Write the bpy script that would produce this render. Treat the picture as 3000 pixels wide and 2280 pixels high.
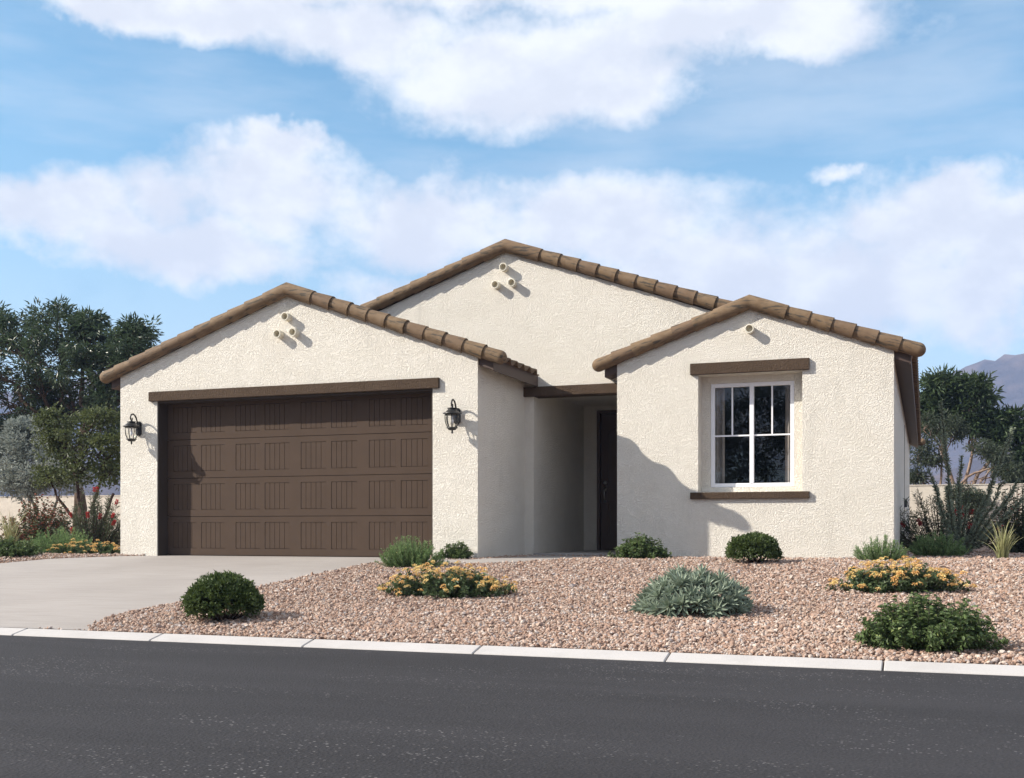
import bpy, math, random
import numpy as np
from mathutils import Matrix, Vector

R = math.radians
for o in list(bpy.data.objects):
    bpy.data.objects.remove(o)
scene = bpy.context.scene
COL = scene.collection
rng = np.random.default_rng(7)
random.seed(7)

# ------------------------------------------------------------------ camera
CAMZ = 0.39                       # eye height above the garage slab
FPX, HPX, CPX = 3318.0, 1554.0, 1500.0
YAW = math.atan(1210 / 3318.0)
cam_d = bpy.data.cameras.new('camera')
cam_d.sensor_width = 36.0
cam_d.lens = 36.0 * FPX / 3000.0
cam_d.shift_y = (HPX - 1140.0) / 3000.0
cam_d.clip_end = 20000.0
cam = bpy.data.objects.new('camera', cam_d)
cam.location = (0, 0, CAMZ)
cam.rotation_euler = (R(90), 0, YAW)
COL.objects.link(cam)
scene.camera = cam

# ------------------------------------------------------------------ sky and sun
SUN_TO = Vector((1.85, 1.0, -1.39)).normalized()      # the way the light travels
SUN_EL = math.asin(-SUN_TO.z)
SUN_AZ = math.atan2(-SUN_TO.x, -SUN_TO.y)             # from +Y, clockwise
world = bpy.data.worlds.new('World')
scene.world = world
world.use_nodes = True


class NT:
    """small helper for node trees"""
    def __init__(self, tree):
        self.t = tree
        self.t.nodes.clear()

    def n(self, kind, **kw):
        nd = self.t.nodes.new(kind)
        ins = kw.pop('ins', {})
        for k, v in kw.items():
            setattr(nd, k, v)
        for k, v in ins.items():
            s = nd.inputs[k]
            if isinstance(v, bpy.types.NodeSocket):
                self.t.links.new(v, s)
            else:
                s.default_value = v
        return nd

    def m(self, op, a, b=None, c=None, clamp=False):
        nd = self.t.nodes.new('ShaderNodeMath')
        nd.operation = op
        nd.use_clamp = clamp
        for i, v in enumerate((a, b, c)):
            if v is None:
                continue
            if isinstance(v, bpy.types.NodeSocket):
                self.t.links.new(v, nd.inputs[i])
            else:
                nd.inputs[i].default_value = v
        return nd.outputs[0]

    def mixc(self, fac, a, b, blend='MIX'):
        nd = self.t.nodes.new('ShaderNodeMix')
        nd.data_type = 'RGBA'
        nd.blend_type = blend
        for s, v in ((nd.inputs[0], fac), (nd.inputs[6], a), (nd.inputs[7], b)):
            if isinstance(v, bpy.types.NodeSocket):
                self.t.links.new(v, s)
            elif isinstance(v, (tuple, list)):
                s.default_value = (*v[:3], 1)
            else:
                s.default_value = v
        return nd.outputs[2]

    def sm(self, v, a, b, lo=0.0, hi=1.0):
        nd = self.n('ShaderNodeMapRange', interpolation_type='SMOOTHSTEP',
                    ins={0: v, 1: a, 2: b, 3: lo, 4: hi})
        return nd.outputs[0]


def dirof(px, py):
    """direction of a point of the 2211-px wide photograph -> azimuth, elevation"""
    k = 3000 / 2211.0
    r = (px * k - CPX) / FPX
    u = (HPX - py * k) / FPX
    x = r * math.cos(YAW) - math.sin(YAW)
    y = r * math.sin(YAW) + math.cos(YAW)
    return math.atan2(x, y), math.atan2(u, math.hypot(x, y))


CLOUD_STRENGTH = 0.138
W = NT(world.node_tree)
tc = W.n('ShaderNodeTexCoord').outputs['Generated']
sky = W.n('ShaderNodeTexSky', sky_type='NISHITA')
sky.sun_disc = False
sky.sun_elevation = SUN_EL
sky.sun_rotation = SUN_AZ
sky.altitude = 400.0
sky.air_density = 1.0
sky.dust_density = 1.2
sky.ozone_density = 2.2
sep = W.n('ShaderNodeSeparateXYZ', ins={0: tc})
DX, DY, DZ = sep.outputs
# domain warp
wn = W.n('ShaderNodeTexNoise', ins={'Vector': tc, 'Scale': 7.0, 'Detail': 6.0, 'Roughness': 0.6})
wsep = W.n('ShaderNodeSeparateColor', ins={0: wn.outputs['Color']})
AZ = W.m('ADD', W.m('ARCTAN2', DX, DY), W.m('MULTIPLY', W.m('SUBTRACT', wsep.outputs[0], 0.5), 0.20))
EL = W.m('ADD', W.m('ARCSINE', W.m('MINIMUM', W.m('MAXIMUM', DZ, -1.0), 1.0)),
         W.m('MULTIPLY', W.m('SUBTRACT', wsep.outputs[1], 0.5), 0.11))
# the cloud banks: centre and half-size in photograph pixels
BANKS = [(420, 20, 360, 78), (760, 80, 300, 105), (1180, 150, 420, 135), (1560, 60, 460, 105), (1120, -40, 1000, 90),
         (560, 430, 270, 120), (430, 545, 330, 95), (110, 450, 250, 105), (650, 350, 130, 50),
         (960, 470, 200, 120), (1250, 500, 330, 130), (1500, 640, 420, 190), (1000, 640, 280, 90),
         (1990, 480, 190, 130), (1985, 430, 120, 85), (2120, 520, 170, 120), (2150, 600, 180, 150), (1860, 640, 330, 170), (1795, 390, 110, 48, .45), (250, 10, 240, 60)]
kpx = 3000 / 2211.0 / FPX
fld = None
for (bx, by, rx, ry, *less) in BANKS:
    a, e = dirof(bx, by)
    a1, _ = dirof(bx + rx, by)
    _, e1 = dirof(bx, by - ry)
    qa = W.m('DIVIDE', W.m('SUBTRACT', AZ, a), max(abs(a1 - a), .005))
    qe = W.m('DIVIDE', W.m('SUBTRACT', EL, e), max(abs(e1 - e), .004))
    q = W.m('SUBTRACT', 1.0 - (less[0] if less else 0.0), W.m('SQRT', W.m('ADD', W.m('MULTIPLY', qa, qa), W.m('MULTIPLY', qe, qe))))
    fld = q if fld is None else W.m('SMOOTH_MAX', fld, q, 0.12)
# away from the picture the cloud cover goes on by noise alone
big = W.n('ShaderNodeTexNoise', ins={'Vector': W.n('ShaderNodeVectorMath', operation='MULTIPLY', ins={0: tc, 1: (1, 1, 2.2)}).outputs[0],
                                     'Scale': 2.6, 'Detail': 3.0, 'Roughness': 0.5})
far_f = W.m('MULTIPLY', W.m('SUBTRACT', big.outputs[0], 0.38), 5.0)
vc = Vector((-math.sin(YAW), math.cos(YAW), 0.22)).normalized()
dotv = W.n('ShaderNodeVectorMath', operation='DOT_PRODUCT', ins={0: tc, 1: vc}).outputs['Value']
inmask = W.sm(dotv, 0.80, 0.89)
fld = W.m('ADD', W.m('MULTIPLY', W.m('MAXIMUM', fld, -0.9), inmask), W.m('MULTIPLY', far_f, W.m('SUBTRACT', 1.0, inmask)))
svec = W.n('ShaderNodeVectorMath', operation='MULTIPLY', ins={0: tc, 1: (1, 1, 1.5)}).outputs[0]
det = W.n('ShaderNodeTexNoise', ins={'Vector': svec, 'Scale': 10.0, 'Detail': 10.0, 'Roughness': 0.60})
field = W.m('ADD', fld, W.m('MULTIPLY', W.m('SUBTRACT', det.outputs[0], 0.5), 1.6))
alpha = W.sm(field, -0.26, 0.52)
thin = W.n('ShaderNodeTexNoise', ins={'Vector': W.n('ShaderNodeVectorMath', operation='MULTIPLY', ins={0: tc, 1: (1, 1, 5)}).outputs[0],
                                      'Scale': 3.5, 'Detail': 6.0, 'Roughness': 0.55})
veil = W.m('MULTIPLY', W.sm(thin.outputs[0], 0.40, 0.75), 0.34)
low = W.sm(DZ, 0.02, 0.36, 0.55, 0.0)
alpha = W.m('MAXIMUM', alpha, W.m('MAXIMUM', veil, low))
# relief inside the clouds
offv = W.n('ShaderNodeVectorMath', operation='ADD', ins={0: svec, 1: (-0.022, -0.010, 0.026)}).outputs[0]
det2 = W.n('ShaderNodeTexNoise', ins={'Vector': offv, 'Scale': 10.0, 'Detail': 6.0, 'Roughness': 0.55})
rel = W.m('SUBTRACT', det.outputs[0], det2.outputs[0])
lit = W.sm(W.m('ADD', W.m('MULTIPLY', rel, 2.2), W.m('MULTIPLY', field, -0.28)), -0.40, 0.22)
ccol = W.mixc(lit, (3.65, 3.8, 4.15), (4.55, 4.65, 4.8))
skyc = W.mixc(1.0, sky.outputs[0], (0.62, 0.90, 0.86), 'MULTIPLY')
final = W.mixc(alpha, skyc, ccol)
bg = W.n('ShaderNodeBackground', ins={0: final, 1: CLOUD_STRENGTH})
W.t.links.new(bg.outputs[0], W.n('ShaderNodeOutputWorld').inputs[0])
world.cycles.sampling_method = 'MANUAL'
world.cycles.sample_map_resolution = 512

sun_d = bpy.data.lights.new('sun', 'SUN')
sun_d.energy = 4.9
sun_d.angle = R(0.55)
sun_d.color = (1.0, 0.925, 0.81)
sun = bpy.data.objects.new('sun', sun_d)
sun.rotation_euler = SUN_TO.to_track_quat('-Z', 'Y').to_euler()
sun.location = (-20, -10, 20)
COL.objects.link(sun)

scene.view_settings.view_transform = 'Standard'
scene.view_settings.look = 'None'
scene.view_settings.exposure = 0.8
scene.view_settings.gamma = 1.0
scene.render.engine = 'CYCLES'
scene.cycles.use_denoising = True
scene.cycles.max_bounces = 10
scene.cycles.diffuse_bounces = 6
scene.cycles.transparent_max_bounces = 12
scene.cycles.volume_bounces = 0
scene.render.use_motion_blur = False

# ------------------------------------------------------------------ helpers: materials
MATS = {}


def new_mat(name):
    m = bpy.data.materials.new(name)
    m.use_nodes = True
    MATS[name] = m
    return m, NT(m.node_tree)


def finish(t, shader, disp=None):
    out = t.n('ShaderNodeOutputMaterial')
    t.t.links.new(shader, out.inputs[0])


def principled(t, col, rough, normal=None, spec=0.3, metal=0.0):
    ins = {'Base Color': col if isinstance(col, bpy.types.NodeSocket) else (*col, 1),
           'Roughness': rough, 'Specular IOR Level': spec, 'Metallic': metal}
    if normal is not None:
        ins['Normal'] = normal
    return t.n('ShaderNodeBsdfPrincipled', ins=ins).outputs[0]


def objco(t):
    return t.n('ShaderNodeNewGeometry').outputs['Position']


def noise(t, vec, scale, detail=4.0, rough=0.5):
    return t.n('ShaderNodeTexNoise', ins={'Vector': vec, 'Scale': scale, 'Detail': detail, 'Roughness': rough}).outputs[0]


def scaled(t, vec, s):
    return t.n('ShaderNodeVectorMath', operation='MULTIPLY', ins={0: vec, 1: s}).outputs[0]


def bump(t, h, dist, strength=1.0, normal=None):
    ins = {'Height': h, 'Distance': dist, 'Strength': strength}
    if normal is not None:
        ins['Normal'] = normal
    return t.n('ShaderNodeBump', ins=ins).outputs[0]


def stucco(name, c1, c2, dist=0.012, stain=0.0):
    m, t = new_mat(name)
    p = objco(t)
    g = noise(t, p, 62.0, 3.0, 0.62)
    g2 = noise(t, p, 170.0, 2.0, 0.5)
    tro = noise(t, scaled(t, p, (1, 1, 1.6)), 2.6, 5.0, 0.62)
    f = t.sm(tro, 0.30, 0.72)
    col = t.mixc(f, c1, c2)
    fine = t.sm(g, 0.34, 0.55)
    col = t.mixc(t.m('MULTIPLY', t.m('SUBTRACT', 1.0, fine), 0.12), col, tuple(x * 0.72 for x in c1))
    if stain:
        st = noise(t, scaled(t, p, (2.2, 2.2, 0.6)), 1.7, 6.0, 0.62)
        col = t.mixc(t.m('MULTIPLY', t.sm(st, 0.53, 0.74), stain), col, tuple(x * 0.62 for x in c1))
    h = t.m('ADD', t.sm(g, 0.32, 0.62), t.m('ADD', t.m('MULTIPLY', g2, 0.35), t.m('MULTIPLY', tro, 0.8)))
    finish(t, principled(t, col, 0.9, bump(t, h, dist), 0.15))
    return m


stucco('stucco', (0.825, 0.780, 0.695), (0.865, 0.822, 0.740), 0.011, 0.24)
stucco('trim_stucco', (0.085, 0.058, 0.040), (0.105, 0.073, 0.051), 0.010)
stucco('fence_stucco', (0.60, 0.54, 0.46), (0.68, 0.62, 0.53), 0.006, 0.3)


def painted(name, col, rough=0.55, var=0.12, spec=0.3, bmp=0.0):
    m, t = new_mat(name)
    p = objco(t)
    n = noise(t, p, 3.0, 5.0, 0.6)
    c = t.mixc(t.sm(n, 0.3, 0.7), tuple(x * (1 - var) for x in col), tuple(x * (1 + var) for x in col))
    nm = None
    if bmp:
        nm = bump(t, noise(t, p, 160.0, 2.0), bmp)
    rr = t.m('ADD', rough - .06, t.m('MULTIPLY', n, 0.12))
    finish(t, principled(t, c, rr, nm, spec))
    return m


painted('door_paint', (0.071, 0.048, 0.035), 0.68, 0.06, 0.12, 0.0008)
painted('dark_door_paint', (0.090, 0.055, 0.040), 0.42, 0.06, 0.35, 0.0006)
painted('jamb_paint', (0.050, 0.038, 0.031), 0.6, 0.06)
painted('fascia_paint', (0.080, 0.056, 0.047), 0.6, 0.05)
painted('lamp_metal', (0.012, 0.012, 0.012), 0.42, 0.1, 0.5)
painted('white_vinyl', (0.80, 0.80, 0.83), 0.35, 0.02, 0.4)
painted('clay_vent', (0.66, 0.62, 0.52), 0.85, 0.06, 0.1, 0.002)
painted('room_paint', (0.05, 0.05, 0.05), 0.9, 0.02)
painted('curtain_cloth', (0.38, 0.33, 0.30), 0.9, 0.05, 0.1)
painted('steel', (0.55, 0.53, 0.50), 0.3, 0.05, 0.5)
painted('box_grey', (0.06, 0.06, 0.07), 0.5, 0.05)
bpy.data.materials['steel'].node_tree.nodes['Principled BSDF'].inputs['Metallic'].default_value = 1.0

# roof tile: brown, streaked along the barrel, each tile a little different
m, t = new_mat('roof_tile')
tcx = t.n('ShaderNodeTexCoord').outputs['Object']
oi = t.n('ShaderNodeObjectInfo')
rnd = oi.outputs['Random']
shift = t.n('ShaderNodeVectorMath', operation='ADD', ins={0: tcx, 1: t.n('ShaderNodeCombineXYZ', ins={0: t.m('MULTIPLY', rnd, 37.0), 1: t.m('MULTIPLY', rnd, 11.0), 2: 0.0}).outputs[0]}).outputs[0]
st = noise(t, scaled(t, shift, (2.2, 16.0, 16.0)), 1.6, 5.0, 0.6)
mot = noise(t, shift, 9.0, 4.0, 0.6)
c = t.mixc(t.sm(mot, 0.3, 0.7), (0.150, 0.098, 0.055), (0.200, 0.138, 0.082))
c = t.mixc(t.m('MULTIPLY', rnd, 0.55), c, (0.130, 0.082, 0.056))
c = t.mixc(t.m('MULTIPLY', t.sm(st, 0.52, 0.64), 0.88), c, (0.050, 0.042, 0.033))
finish(t, principled(t, c, 0.72, bump(t, noise(t, shift, 70.0, 3.0), 0.003), 0.25))

# glass: real pane, clear with a fresnel reflection
m, t = new_mat('glass')
def schlick(t):
    gg = t.n('ShaderNodeNewGeometry')
    co = t.m('ABSOLUTE', t.n('ShaderNodeVectorMath', operation='DOT_PRODUCT', ins={0: gg.outputs['Normal'], 1: gg.outputs['Incoming']}).outputs['Value'])
    return t.m('ADD', 0.06, t.m('MULTIPLY', 0.94, t.m('POWER', t.m('SUBTRACT', 1.0, co, clamp=True), 5.0)))


fr = schlick(t)
gl = t.n('ShaderNodeBsdfGlossy', ins={'Color': (1, 1, 1, 1), 'Roughness': 0.004}).outputs[0]
tr = t.n('ShaderNodeBsdfTransparent', ins={'Color': (0.80, 0.82, 0.82, 1)}).outputs[0]
mx = t.n('ShaderNodeMixShader', ins={0: t.m('MULTIPLY', fr, 1.0, clamp=True), 1: tr, 2: gl}).outputs[0]
finish(t, mx)

m, t = new_mat('lamp_glass')
gl = t.n('ShaderNodeBsdfGlossy', ins={'Color': (1, 1, 1, 1), 'Roughness': 0.03}).outputs[0]
tr = t.n('ShaderNodeBsdfTransparent', ins={'Color': (0.97, 0.97, 0.96, 1)}).outputs[0]
lw = schlick(t)
finish(t, t.n('ShaderNodeMixShader', ins={0: t.m('MULTIPLY', lw, 0.35), 1: tr, 2: gl}).outputs[0])

# asphalt
m, t = new_mat('asphalt')
p = objco(t)
big_ = noise(t, scaled(t, p, (0.25, 1.6, 1)), 0.9, 7.0, 0.62)
fine = noise(t, p, 75.0, 3.0, 0.65)
vor = t.n('ShaderNodeTexVoronoi', ins={'Vector': p, 'Scale': 62.0})
sel = t.n('ShaderNodeSeparateColor', ins={0: vor.outputs['Color']}).outputs[0]
patch = t.sm(noise(t, scaled(t, p, (0.5, 1.4, 1)), 1.3, 5.0, 0.65), 0.44, 0.66)
spk = t.m('MULTIPLY', t.m('GREATER_THAN', sel, 0.89), t.m('MULTIPLY', t.m('LESS_THAN', vor.outputs['Distance'], 0.40), patch))
c = t.mixc(t.sm(big_, 0.3, 0.7), (0.0175, 0.0165, 0.0185), (0.029, 0.0275, 0.0305))
c = t.mixc(t.m('MULTIPLY', t.sm(fine, 0.35, 0.7), 0.5), c, (0.046, 0.044, 0.047))
c = t.mixc(t.m('MULTIPLY', spk, 0.55), c, (0.30, 0.29, 0.29))
finish(t, principled(t, c, 0.85, bump(t, t.m('ADD', fine, t.m('MULTIPLY', vor.outputs['Distance'], 0.8)), 0.004), 0.25))

# broom finished concrete
def concrete(name, c1, c2, broom=True):
    m, t = new_mat(name)
    p = objco(t)
    b = noise(t, scaled(t, p, (0.45, 5.0, 5.0) if broom else (1, 1, 1)), 3.2, 6.0, 0.6)
    l = noise(t, p, 0.55, 5.0, 0.6)
    g = noise(t, p, 110.0, 2.0, 0.6)
    c = t.mixc(t.sm(l, 0.3, 0.7), c1, c2)
    c = t.mixc(t.m('MULTIPLY', t.sm(b, 0.42, 0.7), 0.35), c, tuple(x * 0.78 for x in c1))
    c = t.mixc(t.m('MULTIPLY', t.sm(g, 0.4, 0.65), 0.18), c, tuple(x * 0.7 for x in c1))
    finish(t, principled(t, c, 0.88, bump(t, t.m('ADD', b, t.m('MULTIPLY', g, 0.6)), 0.003), 0.2))


concrete('concrete', (0.305, 0.277, 0.258), (0.355, 0.325, 0.305))
concrete('kerb_concrete', (0.44, 0.42, 0.41), (0.48, 0.46, 0.45), False)
concrete('porch_concrete', (0.33, 0.31, 0.295), (0.37, 0.35, 0.335), False)

# soil / gravel fines below the stones
m, t = new_mat('gravel_fines')
p = objco(t)
vor = t.n('ShaderNodeTexVoronoi', ins={'Vector': p, 'Scale': 34.0})
vs = t.n('ShaderNodeSeparateColor', ins={0: vor.outputs['Color']}).outputs[0]
c = t.mixc(vs, (0.20, 0.14, 0.11), (0.36, 0.27, 0.22))
finish(t, principled(t, c, 0.95, bump(t, t.m('SUBTRACT', 1.0, vor.outputs['Distance']), 0.02), 0.1))

m, t = new_mat('stone')
vcx = t.n('ShaderNodeAttribute', attribute_name='tint')
p = objco(t)
c = t.mixc(t.m('MULTIPLY', noise(t, p, 60.0, 3.0), 0.35), vcx.outputs['Color'], (0.20, 0.13, 0.10))
finish(t, principled(t, c, 0.85, None, 0.2))

# mountain rock
m, t = new_mat('mountain_rock')
p = objco(t)
n1 = noise(t, scaled(t, p, (1, 1, 1.5)), 0.012, 9.0, 0.65)
c = t.mixc(t.sm(n1, 0.36, 0.66), (0.042, 0.032, 0.033), (0.130, 0.092, 0.078))
finish(t, principled(t, c, 0.95, bump(t, n1, 10.0), 0.05))


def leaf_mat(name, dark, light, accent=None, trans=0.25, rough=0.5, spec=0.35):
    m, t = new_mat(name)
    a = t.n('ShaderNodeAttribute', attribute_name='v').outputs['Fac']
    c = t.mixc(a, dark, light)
    if accent:
        c = t.mixc(t.sm(a, 0.90, 0.93), c, accent)
    pr = principled(t, c, rough, None, spec)
    tl = t.n('ShaderNodeBsdfTranslucent', ins={'Color': t.mixc(0.5, c, tuple(min(1, x * 1.6) for x in light))}).outputs[0]
    finish(t, t.n('ShaderNodeMixShader', ins={0: trans, 1: pr, 2: tl}).outputs[0])
    return m


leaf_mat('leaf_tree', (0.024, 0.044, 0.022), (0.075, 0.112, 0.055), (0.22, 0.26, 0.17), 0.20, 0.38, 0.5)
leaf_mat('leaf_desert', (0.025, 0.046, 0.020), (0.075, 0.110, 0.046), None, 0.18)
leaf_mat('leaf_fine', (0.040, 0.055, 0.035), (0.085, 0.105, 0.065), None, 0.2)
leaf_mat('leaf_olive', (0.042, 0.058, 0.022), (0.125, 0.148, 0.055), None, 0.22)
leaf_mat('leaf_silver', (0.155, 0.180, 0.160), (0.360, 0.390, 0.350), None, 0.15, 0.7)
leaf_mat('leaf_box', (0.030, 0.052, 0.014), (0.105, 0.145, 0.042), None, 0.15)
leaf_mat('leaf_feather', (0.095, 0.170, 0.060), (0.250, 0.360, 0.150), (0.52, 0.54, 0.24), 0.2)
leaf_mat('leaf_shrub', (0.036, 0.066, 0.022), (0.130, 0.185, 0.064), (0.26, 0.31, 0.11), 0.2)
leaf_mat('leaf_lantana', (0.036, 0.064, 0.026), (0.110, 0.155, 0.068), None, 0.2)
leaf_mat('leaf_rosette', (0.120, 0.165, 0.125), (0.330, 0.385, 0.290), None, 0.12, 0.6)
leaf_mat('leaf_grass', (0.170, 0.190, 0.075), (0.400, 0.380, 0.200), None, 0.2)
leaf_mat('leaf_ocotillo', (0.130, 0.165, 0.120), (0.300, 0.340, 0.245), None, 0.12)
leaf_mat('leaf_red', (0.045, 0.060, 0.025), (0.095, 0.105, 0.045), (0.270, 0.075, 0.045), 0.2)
leaf_mat('leaf_brush', (0.040, 0.058, 0.030), (0.110, 0.130, 0.070), None, 0.2)
leaf_mat('petal_orange', (0.68, 0.38, 0.13), (0.82, 0.57, 0.26), None, 0.2, 0.6)
leaf_mat('petal_yellow', (0.72, 0.50, 0.17), (0.85, 0.69, 0.36), None, 0.2, 0.6)
leaf_mat('petal_red', (0.33, 0.020, 0.022), (0.58, 0.060, 0.055), None, 0.15, 0.6)


def bark(name, c1, c2):
    m, t = new_mat(name)
    p = objco(t)
    n_ = noise(t, scaled(t, p, (9, 9, 2.2)), 2.0, 6.0, 0.65)
    finish(t, principled(t, t.mixc(t.sm(n_, 0.3, 0.7), c1, c2), 0.9, bump(t, n_, 0.02), 0.1))


bark('bark_brown', (0.055, 0.038, 0.028), (0.13, 0.095, 0.070))
bark('bark_grey', (0.11, 0.10, 0.09), (0.28, 0.26, 0.235))
bark('bark_dark', (0.040, 0.024, 0.020), (0.085, 0.055, 0.045))
bark('bark_tan', (0.15, 0.10, 0.075), (0.34, 0.255, 0.20))
bark('bark_green', (0.050, 0.055, 0.035), (0.105, 0.110, 0.075))


# ------------------------------------------------------------------ helpers: meshes and objects
class MB:
    def __init__(self):
        self.v, self.f3, self.f4, self.a, self.c = [], [], [], [], []
        self.ng = []
        self.n = 0

    def add(self, v, f3=None, f4=None, a=None, c=None, ng=None):
        v = np.asarray(v, float).reshape(-1, 3)
        b = self.n
        self.v.append(v)
        if f3 is not None and len(f3):
            self.f3.append(np.asarray(f3, int) + b)
        if f4 is not None and len(f4):
            self.f4.append(np.asarray(f4, int) + b)
        if ng:
            self.ng += [[i + b for i in f] for f in ng]
        self.a.append(np.full(len(v), .5) if a is None else np.broadcast_to(np.asarray(a, float), (len(v),)))
        self.c.append(np.zeros((len(v), 3)) if c is None else np.broadcast_to(np.asarray(c, float), (len(v), 3)))
        self.n += len(v)
        return self

    def box(self, x0, x1, y0, y1, z0, z1):
        v = [(x, y, z) for z in (z0, z1) for y in (y0, y1) for x in (x0, x1)]
        return self.add(v, f4=[(0, 2, 3, 1), (4, 5, 7, 6), (0, 1, 5, 4), (2, 6, 7, 3), (0, 4, 6, 2), (1, 3, 7, 5)])

    def tube(self, pts, rad, seg=8, cap=True, a=None):
        pts = np.asarray(pts, float)
        n = len(pts)
        rad = np.broadcast_to(np.asarray(rad, float), (n,))
        tan = np.gradient(pts, axis=0)
        tan /= np.linalg.norm(tan, axis=1)[:, None] + 1e-9
        ref = np.array([0, 0, 1.0]) if abs(tan[0][2]) < .9 else np.array([1.0, 0, 0])
        u = np.cross(tan[0], ref)
        u /= np.linalg.norm(u)
        vs = []
        for i in range(n):
            u = u - tan[i] * np.dot(u, tan[i])
            u /= np.linalg.norm(u) + 1e-9
            w = np.cross(tan[i], u)
            th = np.arange(seg) * 2 * np.pi / seg
            vs.append(pts[i] + rad[i] * (np.cos(th)[:, None] * u + np.sin(th)[:, None] * w))
        f4 = []
        for i in range(n - 1):
            for j in range(seg):
                k = (j + 1) % seg
                f4.append((i * seg + j, i * seg + k, (i + 1) * seg + k, (i + 1) * seg + j))
        ng = [list(range(seg))[::-1], list(range((n - 1) * seg, n * seg))] if cap else None
        return self.add(np.concatenate(vs), f4=f4, ng=ng, a=a)

    def lathe(self, prof, seg=16, center=(0, 0, 0), rot=0.0, a=None):
        th = np.arange(seg) * 2 * np.pi / seg + rot
        vs = [np.stack([r * np.cos(th), r * np.sin(th), np.full(seg, z)], 1) + np.asarray(center) for r, z in prof]
        n = len(prof)
        f4 = [(i * seg + j, i * seg + (j + 1) % seg, (i + 1) * seg + (j + 1) % seg, (i + 1) * seg + j) for i in range(n - 1) for j in range(seg)]
        ng = []
        if prof[0][0] > 1e-4:
            ng.append(list(range(seg))[::-1])
        if prof[-1][0] > 1e-4:
            ng.append(list(range((n - 1) * seg, n * seg)))
        return self.add(np.concatenate(vs), f4=f4, ng=ng, a=a)

    def leaves(self, P, D, N, L, Wd, v, fold=0.25, base=0.12):
        """4-vertex folded leaves: P root, D direction, N rough normal (all n x 3)"""
        n = len(P)
        D = D / (np.linalg.norm(D, axis=1)[:, None] + 1e-9)
        S = np.cross(D, N)
        S /= np.linalg.norm(S, axis=1)[:, None] + 1e-9
        Nn = np.cross(S, D)
        L = np.broadcast_to(L, (n,))[:, None]
        Wd = np.broadcast_to(Wd, (n,))[:, None]
        mid = P + D * L * 0.45 + Nn * Wd * fold
        V = np.stack([P, mid + S * Wd * .5, P + D * L - Nn * L * base, mid - S * Wd * .5], 1).reshape(-1, 3)
        i = np.arange(n)[:, None] * 4
        F = np.concatenate([i + np.array([[0, 1, 2]]), i + np.array([[0, 2, 3]])])
        return self.add(V, f3=F, a=np.repeat(np.broadcast_to(v, (n,)), 4))

    def mesh(self, name, mat, smooth=False, attr=False, colour=False):
        me = bpy.data.meshes.new(name)
        V = np.concatenate(self.v)
        f3 = np.concatenate(self.f3) if self.f3 else np.zeros((0, 3), int)
        f4 = np.concatenate(self.f4) if self.f4 else np.zeros((0, 4), int)
        ngl = [i for f in self.ng for i in f]
        loops = np.concatenate([f3.ravel(), f4.ravel(), np.asarray(ngl, int)]).astype(np.int32)
        tot = np.concatenate([np.full(len(f3), 3), np.full(len(f4), 4), np.asarray([len(f) for f in self.ng], int)]).astype(np.int32)
        start = np.concatenate([[0], np.cumsum(tot)[:-1]]).astype(np.int32)
        me.vertices.add(len(V))
        me.vertices.foreach_set('co', V.ravel().astype(np.float32))
        me.loops.add(len(loops))
        me.loops.foreach_set('vertex_index', loops)
        me.polygons.add(len(tot))
        me.polygons.foreach_set('loop_start', start)
        me.polygons.foreach_set('loop_total', tot)
        me.polygons.foreach_set('use_smooth', np.full(len(tot), bool(smooth)))
        if attr:
            at = me.attributes.new('v', 'FLOAT', 'POINT')
            at.data.foreach_set('value', np.concatenate(self.a).astype(np.float32))
        if colour:
            at = me.attributes.new('tint', 'FLOAT_COLOR', 'POINT')
            cc = np.concatenate(self.c)
            at.data.foreach_set('color', np.concatenate([cc, np.ones((len(cc), 1))], 1).ravel().astype(np.float32))
        me.update(calc_edges=True)
        me.validate()
        me.materials.append(MATS[mat])
        return me


def link(name, me, parent=None, mat4=None):
    o = bpy.data.objects.new(name, me)
    COL.objects.link(o)
    if mat4 is not None:
        o.matrix_basis = mat4
    if parent is not None:
        o.parent = parent
    return o


def tag(o, label=None, cat=None, group=None, kind=None):
    for k, v in (('label', label), ('category', cat), ('group', group), ('kind', kind)):
        if v:
            o[k] = v
    return o


def thing(name, loc, label, cat, group=None):
    o = bpy.data.objects.new(name, None)
    o.empty_display_size = 0.2
    o.location = loc
    COL.objects.link(o)
    return tag(o, label, cat, group)


def wpart(name, mb, mat, parent, smooth=False, **k):
    """a part modelled in world coordinates under an Empty or another part"""
    o = link(name, mb.mesh(name, mat, smooth, **k))
    o.parent = parent
    o.matrix_parent_inverse = Matrix.Translation(-Vector(parent.location)) if parent.type == 'EMPTY' else parent.matrix_basis.inverted()
    return o


def wplace(name, me, parent, mat4):
    o = link(name, me, parent, mat4)
    o.matrix_parent_inverse = Matrix.Translation(-Vector(parent.location)) if parent.type == 'EMPTY' else parent.matrix_basis.inverted()
    return o


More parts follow.
